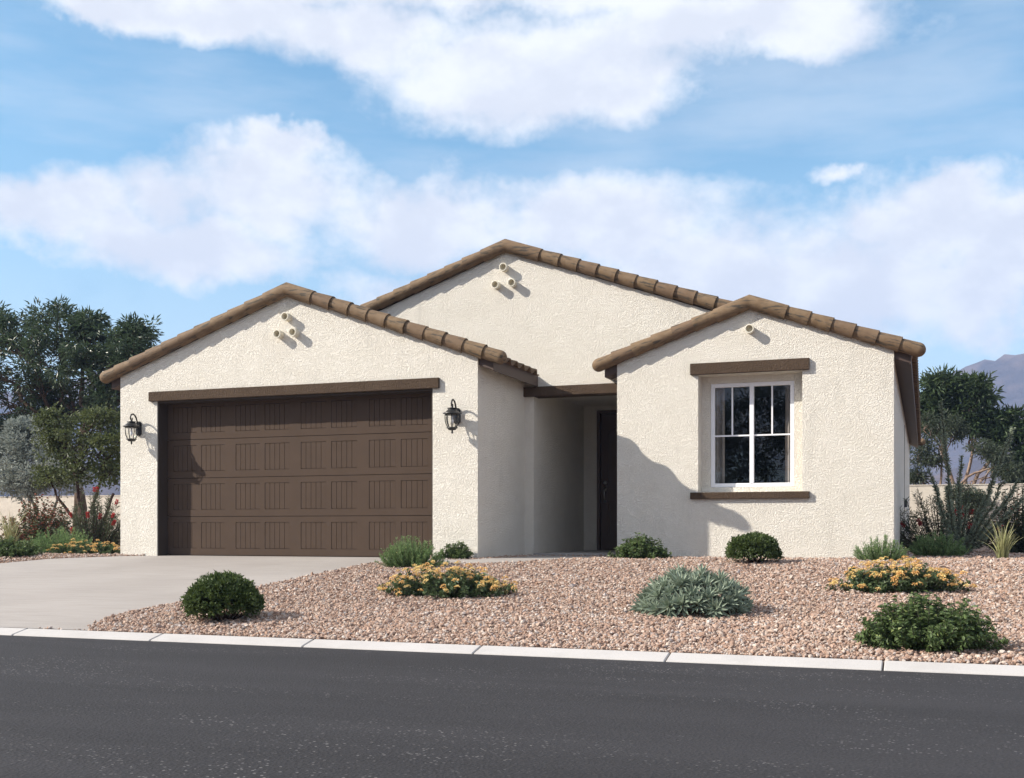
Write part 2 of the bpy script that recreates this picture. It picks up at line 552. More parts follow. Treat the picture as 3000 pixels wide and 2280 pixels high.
def prism(mb, quads, y0, y1, axis='y'):
    """extrude a set of 2-D polygons (x,z) that share corners between y0 and y1; only outer edges get sides"""
    idx, pts = {}, []
    def k(p):
        q = (round(p[0], 4), round(p[1], 4))
        if q not in idx:
            idx[q] = len(pts)
            pts.append(q)
        return idx[q]
    polys = [[k(p) for p in q] for q in quads]
    n = len(pts)
    co = lambda p, y: (p[0], y, p[1]) if axis == 'y' else (y, p[0], p[1])
    V = [co(p, y0) for p in pts] + [co(p, y1) for p in pts]
    edges = {}
    for q in polys:
        for i in range(len(q)):
            e = (q[i], q[(i + 1) % len(q)])
            edges[tuple(sorted(e))] = edges.get(tuple(sorted(e)), []) + [e]
    ng = [list(q) for q in polys] + [[i + n for i in q[::-1]] for q in polys]
    for es in edges.values():
        if len(es) == 1:
            a, b = es[0]
            ng.append([b, a, a + n, b + n])
    mb.add(V, ng=ng)
    return mb


def bevel(o, w=0.004, seg=2):
    md = o.modifiers.new('bevel', 'BEVEL')
    md.width = w
    md.segments = seg
    md.limit_method = 'ANGLE'
    md.angle_limit = R(40)
    return o


# ------------------------------------------------------------------ the ground
YK = 8.0                 # back edge of the kerb
ZK = -0.485
ZG = -0.012              # yard level at the house
YTOP = 14.6


def gz(y):
    y = np.asarray(y, float)
    return np.where(y >= YTOP, ZG, ZG + (ZK - ZG) * (YTOP - y) / (YTOP - YK))


ROADZ = -0.530
g = MB()
ys = [-2000, -60, -4.02, -4.0, 7.79, 7.80, YK - 0.02, YK, YTOP, 38, 60, 200, 2000]
zs = [-0.56, -0.56, -0.56, -0.60, -0.60, -0.60, -0.60, ZK - 0.006, ZG - 0.006, ZG - .006, ZG - .006, ZG - .006, -6.0]
xs = [-2000, -60, -14, -7, 0, 7, 60, 2000]
V = [(x, y, z) for y, z in zip(ys, zs) for x in xs]
nx = len(xs)
F = [(j * nx + i, j * nx + i + 1, (j + 1) * nx + i + 1, (j + 1) * nx + i) for j in range(len(ys) - 1) for i in range(nx - 1)]
g.add(V, f4=F)
tag(link('ground', g.mesh('ground', 'gravel_fines')), kind='structure')

road = MB()
road.add([(-400, -4.0, ROADZ), (400, -4.0, ROADZ), (400, 7.82, ROADZ), (-400, 7.82, ROADZ)], f4=[(0, 1, 2, 3)])
tag(link('road', road.mesh('road', 'asphalt')), kind='structure')

# low sloping kerb of cast stones, 1.45 m each
kerb = bpy.data.objects.new('kerb', None)
COL.objects.link(kerb)
tag(kerb, kind='structure')
kmb = MB()
prof = [(7.806, -0.62), (7.806, -0.5275), (7.818, -0.519), (7.985, ZK + 0.003), (8.0, ZK), (8.0, -0.62)]
SL = 1.448
V = [(x, y, z) for x in (0.006, SL - 0.006) for y, z in prof]
n = len(prof)
ng = [[i, (i + 1) % n, (i + 1) % n + n, i + n] for i in range(n)] + [list(range(n))[::-1], list(range(n, 2 * n))]
kmb.add(V, ng=ng)
kme = kmb.mesh('kerb_stone', 'kerb_concrete')
for i in range(-14, 12):
    o = wplace('kerb_stone', kme, kerb, Matrix.Translation((-0.26 + i * SL, 0, 0)))
    bevel(o, 0.006, 1)
kfar = MB()
kfar.box(-200, 200, -4.2, -4.0, -0.62, -0.46)
tag(link('kerb_opposite', kfar.mesh('kerb_opposite', 'kerb_concrete')), kind='structure')

# driveway: slab following the slope
dr_edge = [(14.97, -6.6), (14.55, -6.62), (14.2, -6.95), (14.0, -7.1), (13.0, -7.15), (12.0, -7.15), (11.0, -7.16), (10.0, -7.22), (9.2, -7.28), (8.7, -7.22), (8.35, -7.05), (8.004, -6.84)]
dl_edge = [(14.97, -11.28), (14.55, -11.75), (14.2, -12.45), (14.0, -12.72), (13.0, -13.1), (12.0, -13.2), (11.0, -13.25), (10.0, -13.3), (9.2, -13.4), (8.7, -13.5), (8.35, -13.6), (8.004, -13.8)]
d = MB()
V, F = [], []
for (y, xr), (_, xl) in zip(dr_edge, dl_edge):
    z = float(gz(y)) + (0.006 if y > 14.6 else 0.004)
    V += [(xl, y, z), (xr, y, z), (xl, y, z - .1), (xr, y, z - .1)]
for i in range(len(dr_edge) - 1):
    a, b = i * 4, i * 4 + 4
    F += [(a, b, b + 1, a + 1), (a + 1, b + 1, b + 3, a + 3), (a, a + 2, b + 2, b)]
d.add(V, f4=F)
tag(link('driveway', d.mesh('driveway', 'concrete')), kind='structure')
# walkway from the driveway to the porch
wk_f = [(-7.14, 13.98), (-6.8, 13.93), (-6.1, 13.95), (-5.5, 14.02), (-5.05, 14.2), (-4.72, 14.6), (-4.5, 15.2), (-4.38, 15.8), (-4.34, 16.55)]
wk_b = [(-6.93, 14.22), (-6.6, 14.46), (-6.1, 14.42), (-5.85, 14.46), (-5.74, 14.62), (-5.66, 14.9), (-5.62, 15.4), (-5.60, 15.9), (-5.60, 16.55)]
d = MB()
V, F = [], []
for a, b in zip(wk_f, wk_b):
    for (x, y) in (a, b):
        V.append((x, y, float(gz(y)) + 0.012))
    for (x, y) in (a, b):
        V.append((x, y, float(gz(y)) - 0.09))
for i in range(len(wk_f) - 1):
    a, b = i * 4, i * 4 + 4
    F += [(a, b, b + 1, a + 1), (a, a + 2, b + 2, b), (a + 1, b + 1, b + 3, a + 3)]
d.add(V, f4=F)
tag(link('walkway', d.mesh('walkway', 'concrete')), kind='structure')


def inpoly(px, py, poly):
    r = np.zeros(len(px), bool)
    n = len(poly)
    for i in range(n):
        x1, y1 = poly[i]
        x2, y2 = poly[(i + 1) % n]
        c = ((y1 > py) != (y2 > py)) & (px < (x2 - x1) * (py - y1) / (y2 - y1 + 1e-12) + x1)
        r ^= c
    return r


drv_poly = [(x, y) for y, x in dr_edge] + [(x, y) for y, x in dl_edge[::-1]]
wk_poly = wk_f + wk_b[::-1]
HOUSE = [(-11.99, 14.75), (-5.89, 14.75), (-5.89, 16.7), (-4.3, 16.7), (-4.3, 16.35), (-0.4, 16.35), (-0.4, 33), (-11.99, 33)]


def gravel(name, x0, x1, y0, y1, dens, size, detail, seed):
    rg = np.random.default_rng(seed)
    n = int((x1 - x0) * (y1 - y0) * dens)
    X = rg.uniform(x0, x1, n)
    Y = rg.uniform(y0, y1, n)
    jit = rg.normal(0, 0.018, (2, n))
    ok = ~inpoly(X + jit[0], Y + jit[1], drv_poly) & ~inpoly(X + jit[0], Y + jit[1], wk_poly) & ~inpoly(X, Y, HOUSE) & (X < 2.0 + 0.12 * Y)
    X, Y = X[ok], Y[ok]
    n = len(X)
    s = size * np.exp(rg.normal(0, 0.26, n))
    if detail:
        ph = (1 + 5 ** .5) / 2
        bv = np.array([(-1, ph, 0), (1, ph, 0), (-1, -ph, 0), (1, -ph, 0), (0, -1, ph), (0, 1, ph), (0, -1, -ph), (0, 1, -ph), (ph, 0, -1), (ph, 0, 1), (-ph, 0, -1), (-ph, 0, 1)]) / 1.9
        bf = np.array([(0, 11, 5), (0, 5, 1), (0, 1, 7), (0, 7, 10), (0, 10, 11), (1, 5, 9), (5, 11, 4), (11, 10, 2), (10, 7, 6), (7, 1, 8), (3, 9, 4), (3, 4, 2), (3, 2, 6), (3, 6, 8), (3, 8, 9), (4, 9, 5), (2, 4, 11), (6, 2, 10), (8, 6, 7), (9, 8, 1)])
    else:
        bv = np.array([(1, 0, 0), (-1, 0, 0), (0, 1, 0), (0, -1, 0), (0, 0, 1), (0, 0, -1.0)])
        bf = np.array([(0, 2, 4), (2, 1, 4), (1, 3, 4), (3, 0, 4), (2, 0, 5), (1, 2, 5), (3, 1, 5), (0, 3, 5)])
    k = len(bv)
    Vv = bv[None] * (1 + rg.normal(0, 0.20, (n, k, 1)))
    Vv = Vv * np.stack([np.ones(n), rg.uniform(.6, .95, n), rg.uniform(.45, .8, n)], 1)[:, None]
    # random tilt about x, then spin about z
    for ax, ang in ((0, rg.normal(0, .5, n)), (1, rg.normal(0, .5, n)), (2, rg.uniform(0, 6.28, n))):
        i, j = [(1, 2), (2, 0), (0, 1)][ax]
        ca, sa = np.cos(ang)[:, None], np.sin(ang)[:, None]
        a_, b_ = Vv[:, :, i].copy(), Vv[:, :, j].copy()
        Vv[:, :, i] = a_ * ca - b_ * sa
        Vv[:, :, j] = a_ * sa + b_ * ca
    Vv *= (s * .5)[:, None, None]
    zc = gz(Y) + s * rg.uniform(0.02, 0.42, n)
    Vv += np.stack([X, Y, zc], 1)[:, None]
    pal = np.array([(0.40, 0.275, 0.215), (0.33, 0.215, 0.16), (0.47, 0.36, 0.29), (0.28, 0.195, 0.16), (0.52, 0.44, 0.38), (0.42, 0.39, 0.38), (0.37, 0.235, 0.17), (0.22, 0.155, 0.13), (0.60, 0.55, 0.50)])
    pc = pal[rg.choice(len(pal), n, p=[.18, .15, .17, .12, .13, .07, .08, .05, .05])] * np.exp(rg.normal(0, .10, (n, 1)))
    pc = pc * .8 + np.array((.385, .275, .215)) * .2
    mb = MB()
    Ff = (np.arange(n)[:, None, None] * k + bf[None]).reshape(-1, 3)
    mb.add(Vv.reshape(-1, 3), f3=Ff, c=np.repeat(np.clip(pc, 0, .75), k, 0))
    o = link(name, mb.mesh(name, 'stone', False, colour=True))
    return o


gv = [gravel('gravel', -7.4, 3.2, 8.0, 9.7, 2100, 0.027, True, 1),
      gravel('gravel', -7.4, 3.4, 9.7, 11.4, 1900, 0.030, False, 5),
      gravel('gravel', -7.4, 4.0, 11.4, 16.75, 1500, 0.032, False, 2),
      gravel('gravel', -16.5, -11.5, 13.2, 18.5, 900, 0.036, False, 3),
      gravel('gravel', -0.4, 5.0, 16.35, 23.0, 600, 0.040, False, 4)]
for o, l in zip(gv, ('pinkish tan crushed stone in the front yard beside the kerb', 'pinkish tan crushed stone across the middle of the front yard', 'pinkish tan crushed stone in the front yard against the house',
                     'strip of tan crushed stone left of the driveway', 'tan crushed stone on the right side of the house')):
    tag(o, l, 'gravel', None, 'stuff')

# ------------------------------------------------------------------ mountains far behind, in hazy air
def ridge(name, dist, depth, az0, az1, hfun, seed, nseg=260, nr=26):
    rg = np.random.default_rng(seed)
    az = np.linspace(R(az0), R(az1), nseg)
    base = hfun(np.degrees(az))
    ph = rg.uniform(0, 6.28, 12)
    fr = np.array([9, 17, 31, 47, 71, 97, 131, 173, 229, 301, 373, 449])
    am = 1.0 / fr ** .95
    def nz(a, k):
        return sum(am[i] * np.sin(fr[i] * a * 1.7 + ph[i] + k * (1.7 + i * .9)) for i in range(12))
    V = []
    for j in range(nr):
        tt = j / (nr - 1)
        prof_ = math.sin(math.pi * min(1, tt * 1.0)) ** 0.9 if tt < .5 else math.cos((tt - .5) * math.pi) ** .9
        rr = dist + depth * (tt - .5)
        rel_ = nz(az, tt * 2.2)
        hh = (base * (1 + 0.9 * rel_)) * prof_ * (1 + .35 * nz(az * 2.1 + 3, tt * 7) * (1 if 0 < j < nr - 1 else 0))
        V.append(np.stack([rr * np.sin(az), rr * np.cos(az), hh - 3.0], 1))
    V = np.concatenate(V)
    F = [(j * nseg + i, j * nseg + i + 1, (j + 1) * nseg + i + 1, (j + 1) * nseg + i) for j in range(nr - 1) for i in range(nseg - 1)]
    mb = MB()
    mb.add(V, f4=F)
    return tag(link(name, mb.mesh(name, 'mountain_rock', True)), kind='structure')


def bumpf(a, c, w, h):
    return h * np.exp(-((a - c) / w) ** 2)


ridge('mountain_ridge', 1500, 600, -70, 40, lambda a: 118 + bumpf(a, 5.0, 4.5, 70) + bumpf(a, -33, 16, 60) + bumpf(a, 18, 9, 60) + bumpf(a, -62, 8, 50), 5)
ridge('foothill_ridge', 950, 330, -70, 40, lambda a: 40 + bumpf(a, 7.6, 4.0, 92) + bumpf(a, -44, 10, 42) + bumpf(a, 24, 8, 40), 11)

# ------------------------------------------------------------------ the house
YG, YD, YR_, YB, YE = 14.75, 14.98, 16.35, 16.73, 19.5
C = CAMZ
house = thing('house', (-6.2, 20.0, 0.0), 'single-storey cream stucco house with brown garage door and tiled gables', 'house')
XL, XGR, XWL, XR = -11.99, -5.89, -4.30, -0.40
GX, GA, GP = -8.94, 3.50 + C, 0.350          # garage gable: centre, apex, pitch
WX, WA, WP = -2.35, 3.16 + C, 0.354
MX, MA, MP = -6.20, 4.385 + C, 0.345
OL, OR_, OT = -11.29, -6.58, 2.02 + C        # garage opening
zr = lambda x, cx_, a, p: a - p * abs(x - cx_)

# garage front wall
w = MB()
zL, zR = zr(XL, GX, GA, GP), zr(XGR, GX, GA, GP)
prism(w, [[(XL, -.2), (OL, -.2), (OL, OT), (XL, OT)], [(OR_, -.2), (XGR, -.2), (XGR, OT), (OR_, OT)],
          [(XL, OT), (OL, OT), (OR_, OT), (XGR, OT), (XGR, zR), (GX, GA), (XL, zL)]], YG, YD)
front = wpart('garage_wall', w, 'stucco', house)
# garage side wall facing the entry
w = MB()
w.box(XGR - .2, XGR, YD, YB + .2, -.2, zR - .02)
wpart('side_wall', w, 'stucco', house)
w = MB()
w.box(XL, XL + .2, YD, 33.0, -.2, zL - .02)
wpart('side_wall', w, 'stucco', house)
# wing front wall with the window opening
WL, WR_, WB, WT = -3.09, -1.62, 0.55 + C, 2.25 + C
zl, zrr = zr(XWL, WX, WA, WP), zr(XR, WX, WA, WP)
w = MB()
prism(w, [[(XWL, -.2), (WL, -.2), (WL, WB), (XWL, WB)], [(WL, -.2), (WR_, -.2), (WR_, WB), (WL, WB)], [(WR_, -.2), (XR, -.2), (XR, WB), (WR_, WB)],
          [(XWL, WB), (WL, WB), (WL, WT), (XWL, WT)], [(WR_, WB), (XR, WB), (XR, WT), (WR_, WT)],
          [(XWL, WT), (WL, WT), (WR_, WT), (XR, WT), (XR, zrr), (WX, WA), (XWL, zl)]], YR_, YR_ + .25)
wpart('window_wall', w, 'stucco', house)
# inset panel round the window frame
FL, FR_, FB, FT = -2.955, -1.757, 0.628 + C, 2.148 + C
w = MB()
prism(w, [[(WL - .05, WB - .05), (FL, WB - .05), (FL, FB), (WL - .05, FB)], [(FL, WB - .05), (FR_, WB - .05), (FR_, FB), (FL, FB)], [(FR_, WB - .05), (WR_ + .05, WB - .05), (WR_ + .05, FB), (FR_, FB)],
          [(WL - .05, FB), (FL, FB), (FL, FT), (WL - .05, FT)], [(FR_, FB), (WR_ + .05, FB), (WR_ + .05, FT), (FR_, FT)],
          [(WL - .05, FT), (FL, FT), (FL, WT + .05), (WL - .05, WT + .05)], [(FL, FT), (FR_, FT), (FR_, WT + .05), (FL, WT + .05)], [(FR_, FT), (WR_ + .05, FT), (WR_ + .05, WT + .05), (FR_, WT + .05)]], YR_ + .252, YR_ + .35)
wpart('window_recess', w, 'stucco', house)
# wing sides
w = MB()
w.box(XWL, XWL + .2, YR_ + .25, 22.0, -.2, zl - .02)
wpart('side_wall', w, 'stucco', house)
w = MB()
w.box(XR - .2, XR, YR_ + .25, 33.0, -.2, zrr - .02)
wpart('side_wall', w, 'stucco', house)
# small seam cover and utility box on the right side wall
w = MB()
w.box(XR + .001, XR + .008, 24.6, 24.68, -.1, 2.55)
wpart('seam_cover', w, 'fascia_paint', house)
w = MB()
w.box(XR + .001, XR + .06, 24.3, 24.5, 0.86, 1.0)
bevel(wpart('utility_box', w, 'box_grey', house), .01)
# main gable wall above the porch
BT = 2.12 + C
EX = -5.74
w = MB()
prism(w, [[(XGR, -.2), (EX, -.2), (EX, BT), (XGR, BT)],
          [(XL + .1, BT), (XGR, BT), (EX, BT), (XWL, BT), (XR - .1, BT), (XR - .1, zr(XR - .1, MX, MA, MP) - .05), (MX, MA), (XL + .1, zr(XL + .1, MX, MA, MP) - .05)]], YB, YB + .2)
wpart('gable_wall', w, 'stucco', house)
# entry recess: left wall, back wall round the door, ceiling
DFL, DFT = -5.50, 2.135 + C
w = MB()
w.box(EX - .2, EX, YB + .2, YE + .2, -.2, 2.7)
wpart('entry_side_wall', w, 'stucco', house)
w = MB()
prism(w, [[(EX, -.2), (DFL, -.2), (DFL, DFT), (EX, DFT)], [(EX, DFT), (DFL, DFT), (XWL, DFT), (XWL, 2.7), (EX, 2.7)]], YE, YE + .2)
wpart('entry_wall', w, 'stucco', house)
w = MB()
w.box(EX, XWL, YB + .2, YE, 2.60, 2.68)
wpart('porch_ceiling', w, 'stucco', house)
# back wall of the house
w = MB()
prism(w, [[(XL + .2, -.2), (XR - .2, -.2), (XR - .2, 2.7), (MX, MA), (XL + .2, 2.7)]], 32.8, 33.0)
wpart('back_wall', w, 'stucco', house)
# porch slab
w = MB()
w.box(EX + .003, XWL - .003, YB - .03, YE + .25, -.12, 0.035)
bevel(wpart('porch_slab', w, 'porch_concrete', house), .008)

# brown stucco trims
def trim(name, x0, x1, z0, z1, y, p=0.05):
    w = MB()
    w.box(x0, x1, y - p, y + .02, z0, z1)
    return bevel(wpart(name, w, 'trim_stucco', house), .008)


trim('garage_lintel', -11.42, -6.47, 2.02 + C - .004, 2.165 + C, YG)
trim('window_lintel', -3.2, -1.52, 2.252 + C, 2.415 + C, YR_)
trim('window_ledge', -3.2, -1.52, 0.45 + C, 0.548 + C, YR_)
w = MB()
w.box(-5.91, XWL - .003, YB - .06, YB + .26, 2.085 + C, 2.235 + C)
bevel(wpart('porch_beam', w, 'trim_stucco', house), .008)
# brown door jambs
w = MB()
w.box(OL + .001, OL + .022, YG + .012, YD, -.05, OT - .006)
wpart('door_jamb', w, 'jamb_paint', house)
w = MB()
w.box(OR_ - .022, OR_ - .001, YG + .012, YD, -.05, OT - .006)
wpart('door_jamb', w, 'jamb_paint', house)

w = MB()
w.box(OL + .024, OR_ - .024, YG + .012, YD, OT - .03, OT - .002)
wpart('door_jamb', w, 'jamb_paint', house)

# garage door: four sections, eight plank panels each
gd = MB()
gd.box(OL + .01, OR_ - .01, YD + .060, YD + .075, -.02, OT + .1)
gdoor = wpart('garage_door', gd, 'door_paint', house)
DW0, DW1 = OL - .02, OR_ + .10
SECH = 0.605
pan_x = []                      # eight panels; photo: pairs
u0 = -11.165
pitch_pair = 1.150
for k in range(4):
    pan_x.append((u0 + k * pitch_pair, u0 + k * pitch_pair + .430))
    pan_x.append((u0 + k * pitch_pair + .520, u0 + k * pitch_pair + .950))
plank_w = 0.430 / 5
pmb = MB()
pmb.box(0.003, plank_w - .003, 0, .022, 0, 0.392)
plank_me = pmb.mesh('plank', 'door_paint')
for si in range(4):
    z0 = 0.004 + si * SECH
    z1 = z0 + SECH - 0.008
    pz0, pz1 = z0 + .105, z0 + .105 + .404
    s = MB()
    y0, y1 = YD + .012, YD + .062
    quads = []
    edges_ = [DW0] + [v for p in pan_x for v in p] + [DW1]
    zsx = [z0, pz0, pz1, z1]
    for i in range(len(edges_) - 1):
        solid = (i % 2 == 0)
        for j in range(3):
            if solid or j != 1:
                quads.append([(edges_[i], zsx[j]), (edges_[i + 1], zsx[j]), (edges_[i + 1], zsx[j + 1]), (edges_[i], zsx[j + 1])])
    prism(s, quads, y0, y1)
    sec = wpart('door_section', s, 'door_paint', gdoor)
    for (a, b) in pan_x:
        for k in range(5):
            wplace('plank', plank_me, gdoor, Matrix.Translation((a + k * plank_w, YD + .0165, pz0 + .006)))

# front door
w = MB()
w.box(DFL, DFL + .055, YE - .01, YE + .16, .036, DFT)
w.box(DFL + .055, -4.46, YE - .01, YE + .16, DFT - .055, DFT)
w.box(-4.515, -4.46, YE - .01, YE + .16, .036, DFT - .055)
bevel(wpart('door_frame', w, 'dark_door_paint', house), .006)
w = MB()
DX0, DX1, DZ0, DZ1 = DFL + .058, -4.518, .045, DFT - .058
w.box(DX0, DX1, YE + .075, YE + .12, DZ0, DZ1)
fdoor = wpart('front_door', w, 'dark_door_paint', house)


def door_panel(x0, x1, z0, z1, arch=0.0):
    w = MB()
    top = [(x0 + (x1 - x0) * i / 8, z1 - arch + arch * math.sin(math.pi * i / 16 + (0 if arch >= 0 else 0))) for i in range(9)]
    outer = [(x0, z0), (x1, z0)] + top[::-1]
    cx_, cz_ = (x0 + x1) / 2, (z0 + z1) / 2
    for (k0, k1, y0, y1) in ((1.0, .93, YE + .060, YE + .074), (.84, .78, YE + .064, YE + .074)):
        n = len(outer)
        V = [(x, y0, z) for x, z in outer] + [(x, y1, z) for x, z in outer]
        V += [(cx_ + (x - cx_) * k1, y0, cz_ + (z - cz_) * (1 - (1 - k1) * .35)) for x, z in outer] + [(cx_ + (x - cx_) * k1, y1, cz_ + (z - cz_) * (1 - (1 - k1) * .35)) for x, z in outer]
        if k0 != 1.0:
            V = [(cx_ + (x - cx_) * k0, y, cz_ + (z - cz_) * (1 - (1 - k0) * .35)) for x, y, z in V]
        ng = []
        for i in range(n):
            j = (i + 1) % n
            ng += [[i, j, j + 2 * n, i + 2 * n], [j, i, i + n, j + n], [i + 2 * n, j + 2 * n, j + 3 * n, i + 3 * n]]
        w.add(V, ng=ng)
    return wpart('door_moulding', w, 'dark_door_paint', fdoor)


xm = (DX0 + DX1) / 2
door_panel(DX0 + .13, xm - .04, 1.13, 2.30, .16)
door_panel(xm + .04, DX1 - .13, 1.13, 2.30, .0)
door_panel(DX0 + .13, xm - .04, .28, .93)
door_panel(xm + .04, DX1 - .13, .28, .93)
hx, hy = DX0 + .075, YE + .074
w = MB()
w.lathe([(0.0, .03), (.022, .028), (.032, .015), (.034, 0)], 16)
me = w.mesh('deadbolt', 'steel', True)
wplace('deadbolt', me, fdoor, Matrix.Translation((hx, hy, 1.24)) @ Matrix.Rotation(R(90), 4, 'X'))
w = MB()
w.tube([(hx, hy - .012, 1.13), (hx, hy - .045, 1.115), (hx, hy - .062, 1.06), (hx, hy - .055, .98), (hx, hy - .045, .92), (hx, hy - .006, .90)], [.012, .013, .011, .010, .010, .012], 8)
w.box(hx - .028, hx + .028, hy - .012, hy, 1.085, 1.155)
w.box(hx - .02, hx + .02, hy - .012, hy, .885, .925)
wpart('door_handle', w, 'steel', fdoor, True)

# window: frame, mullion, muntins, panes, curtains, dark room
YW = YR_ + .27
win = MB()
fw = 0.058
win.box(FL + .002, FL + fw, YW, YW + .07, FB + .002, FT - .002)
win.box(FR_ - fw, FR_ - .002, YW, YW + .07, FB + .002, FT - .002)
win.box(FL + fw, FR_ - fw, YW + .001, YW + .07, FB + .002, FB + fw)
win.box(FL + fw, FR_ - fw, YW + .001, YW + .07, FT - fw, FT - .002)
window = bevel(wpart('window', win, 'white_vinyl', house), .004)
XM = (FL + FR_) / 2 - .005
w = MB()
w.box(XM - .030, XM + .030, YW - .006, YW + .06, FB + fw, FT - fw)
bevel(wpart('mullion', w, 'white_vinyl', window), .003)
ZM = FB + (FT - FB) * .495
for (a, b) in ((FL + fw, XM - .03), (XM + .03, FR_ - fw)):
    w = MB()
    w.box(a, b, YW + .018, YW + .036, ZM - .011, ZM + .011)
    wpart('muntin', w, 'white_vinyl', window)
    w = MB()
    xc_ = (a + b) / 2
    w.box(xc_ - .011, xc_ + .011, YW + .018, YW + .036, ZM + .011, FT - fw)
    wpart('muntin', w, 'white_vinyl', window)
    w = MB()
    w.add([(a, YW + .04, FB + fw), (b, YW + .04, FB + fw), (b, YW + .04, FT - fw), (a, YW + .04, FT - fw)], f4=[(0, 1, 2, 3)])
    wpart('pane', w, 'glass', window)
def curtain(x0, x1, nf):
    w = MB()
    n = nf * 8
    top, bot = [], []
    for i in range(n + 1):
        x = x0 + (x1 - x0) * i / n
        y = YW + .20 + .035 * math.sin(i / n * nf * 2 * math.pi) + .01 * math.sin(i * 1.9)
        top.append((x, y, FT + .05))
        bot.append((x, y, FB - .15))
    V = top + bot
    w.add(V, f4=[(i, i + 1, i + n + 2, i + n + 1) for i in range(n)])
    return wpart('curtain', w, 'curtain_cloth', window, True)
curtain(FL - .1, FL + .17, 3)
curtain(FR_ - .15, FR_ + .1, 3)
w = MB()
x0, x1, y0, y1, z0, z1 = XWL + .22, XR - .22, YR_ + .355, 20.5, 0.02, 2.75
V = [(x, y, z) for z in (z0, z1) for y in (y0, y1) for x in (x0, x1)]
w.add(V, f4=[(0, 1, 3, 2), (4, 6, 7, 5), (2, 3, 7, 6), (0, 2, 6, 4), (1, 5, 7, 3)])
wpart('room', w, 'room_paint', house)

# ---- roofs
def slab(mb, cx_, a, p, side, x_far, x_near, y0, y1, up=.055, th=.165):
    """one roof slope as a raked slab between two x positions"""
    z = lambda x: a - p * abs(x - cx_)
    q = [(x_near, z(x_near) + up), (x_near, z(x_near) + up - th), (x_far, z(x_far) + up - th), (x_far, z(x_far) + up)]
    if side < 0:
        q = q[::-1]
    prism(mb, [q], y0, y1)


OH = 0.20
groof = MB()
slab(groof, GX, GA, GP, -1, XL - .20, GX, YG + .035, 24.0)
slab(groof, GX, GA, GP, 1, XGR + OH, GX, YG + .035, YB - .004)
slab(groof, GX, GA, GP, 1, XGR - .25, GX, YB - .004, 24.0)
groof = wpart('garage_roof', groof, 'fascia_paint', house)
wroof = MB()
slab(wroof, WX, WA, WP, -1, XWL - .20, WX, YR_ + .035, YB - .004)
slab(wroof, WX, WA, WP, 1, XR + OH, WX, YR_ + .035, 33.3)
wroof = wpart('wing_roof', wroof, 'fascia_paint', house)
mroof = MB()
slab(mroof, MX, MA, MP, -1, XL - .2, MX, YB + .035, 33.2)
slab(mroof, MX, MA, MP, 1, -1.5, MX, YB + .035, 33.2)
mroof = wpart('main_roof', mroof, 'fascia_paint', house)
# fascia boards along the visible eaves
w = MB()
zf = zr(XGR + OH, GX, GA, GP)
w.box(XGR + OH + .001, XGR + OH + .022, YG + .03, YB - .006, zf - .125, zf + .045)
wpart('fascia', w, 'fascia_paint', groof)
w = MB()
zf = zr(XR + OH, WX, WA, WP)
w.box(XR + OH + .001, XR + OH + .022, YR_ + .03, 33.3, zf - .125, zf + .045)
wpart('fascia', w, 'fascia_paint', wroof)

TH0, TH1 = R(-78), R(215)


def barrel(L, r_up, r_lo, front, dome=False, seg=18):
    """rake tile: open tapered barrel along +X (down-slope); front = +1/-1 is the side (Y) that faces the street"""
    mb = MB()
    th = np.linspace(TH0, TH1, seg)
    rings = [(0.0, r_up), (L * .5, (r_up + r_lo) / 2), (L, r_lo)]
    inner = [(L, r_lo - .014), (0.0, r_up - .014)]
    if dome:
        th = np.linspace(R(-78), R(282), seg + 6, endpoint=True)
        rr = [(L + r_lo * math.sin(q), r_lo * math.cos(q)) for q in np.linspace(0, R(88), 7)]
        rings = [(0, r_up), (L * .5, (r_up + r_lo) / 2)] + rr
        inner = []
    m_ = len(th)
    strips = [rings] if not inner else [rings, [rings[-1], inner[0]], inner]
    for al in strips:
        V = [(s_, front * r_ * math.cos(q), r_ * math.sin(q)) for s_, r_ in al for q in th]
        F = []
        for i in range(len(al) - 1):
            for j in range(m_ - 1):
                f = (i * m_ + j, i * m_ + j + 1, (i + 1) * m_ + j + 1, (i + 1) * m_ + j)
                F.append(f if front < 0 else f[::-1])
        mb.add(V, f4=F)
    me = mb.mesh('rake_tile', 'roof_tile', True)
    return me


EXP = 0.318
RM = {}
for fr in (1, -1):
    RM[fr] = (barrel(EXP + .055, .088, .111, fr), barrel(.30, .088, .100, fr, True))


def rake(cx_, a, p, side, x_end, yface, roof, x_start=None, skip_end=False):
    """rake tiles from the apex down to x_end on one side; yface = wall face"""
    ca, sa = math.cos(math.atan(p)), math.sin(math.atan(p))
    e = Vector((side * ca, 0, -sa))
    nn = Vector((side * sa, 0, ca))
    fr = -1 if side > 0 else 1
    yv = nn.cross(e)
    L = abs(x_end - cx_) / ca
    org = Vector((cx_, yface - .028, a)) + nn * .086
    rot = Matrix((e, yv, nn)).transposed().to_4x4()
    s_ = L - .39
    o = wplace('rake_tile', RM[fr][1], roof, Matrix.Translation(org + e * s_) @ rot)
    lst = []
    s_ -= EXP
    while s_ > 0.30:
        lst.append(s_)
        s_ -= EXP
    for q in lst:
        wob = Matrix.Rotation(random.uniform(-.012, .012), 4, 'Z') @ Matrix.Rotation(random.uniform(-.03, .03), 4, 'X')
        wplace('rake_tile', RM[fr][0], roof, Matrix.Translation(org + e * q + Vector((0, random.uniform(-.003, .003), random.uniform(-.002, .003)))) @ rot @ wob)
    return lst[-1] if lst else s_ + EXP


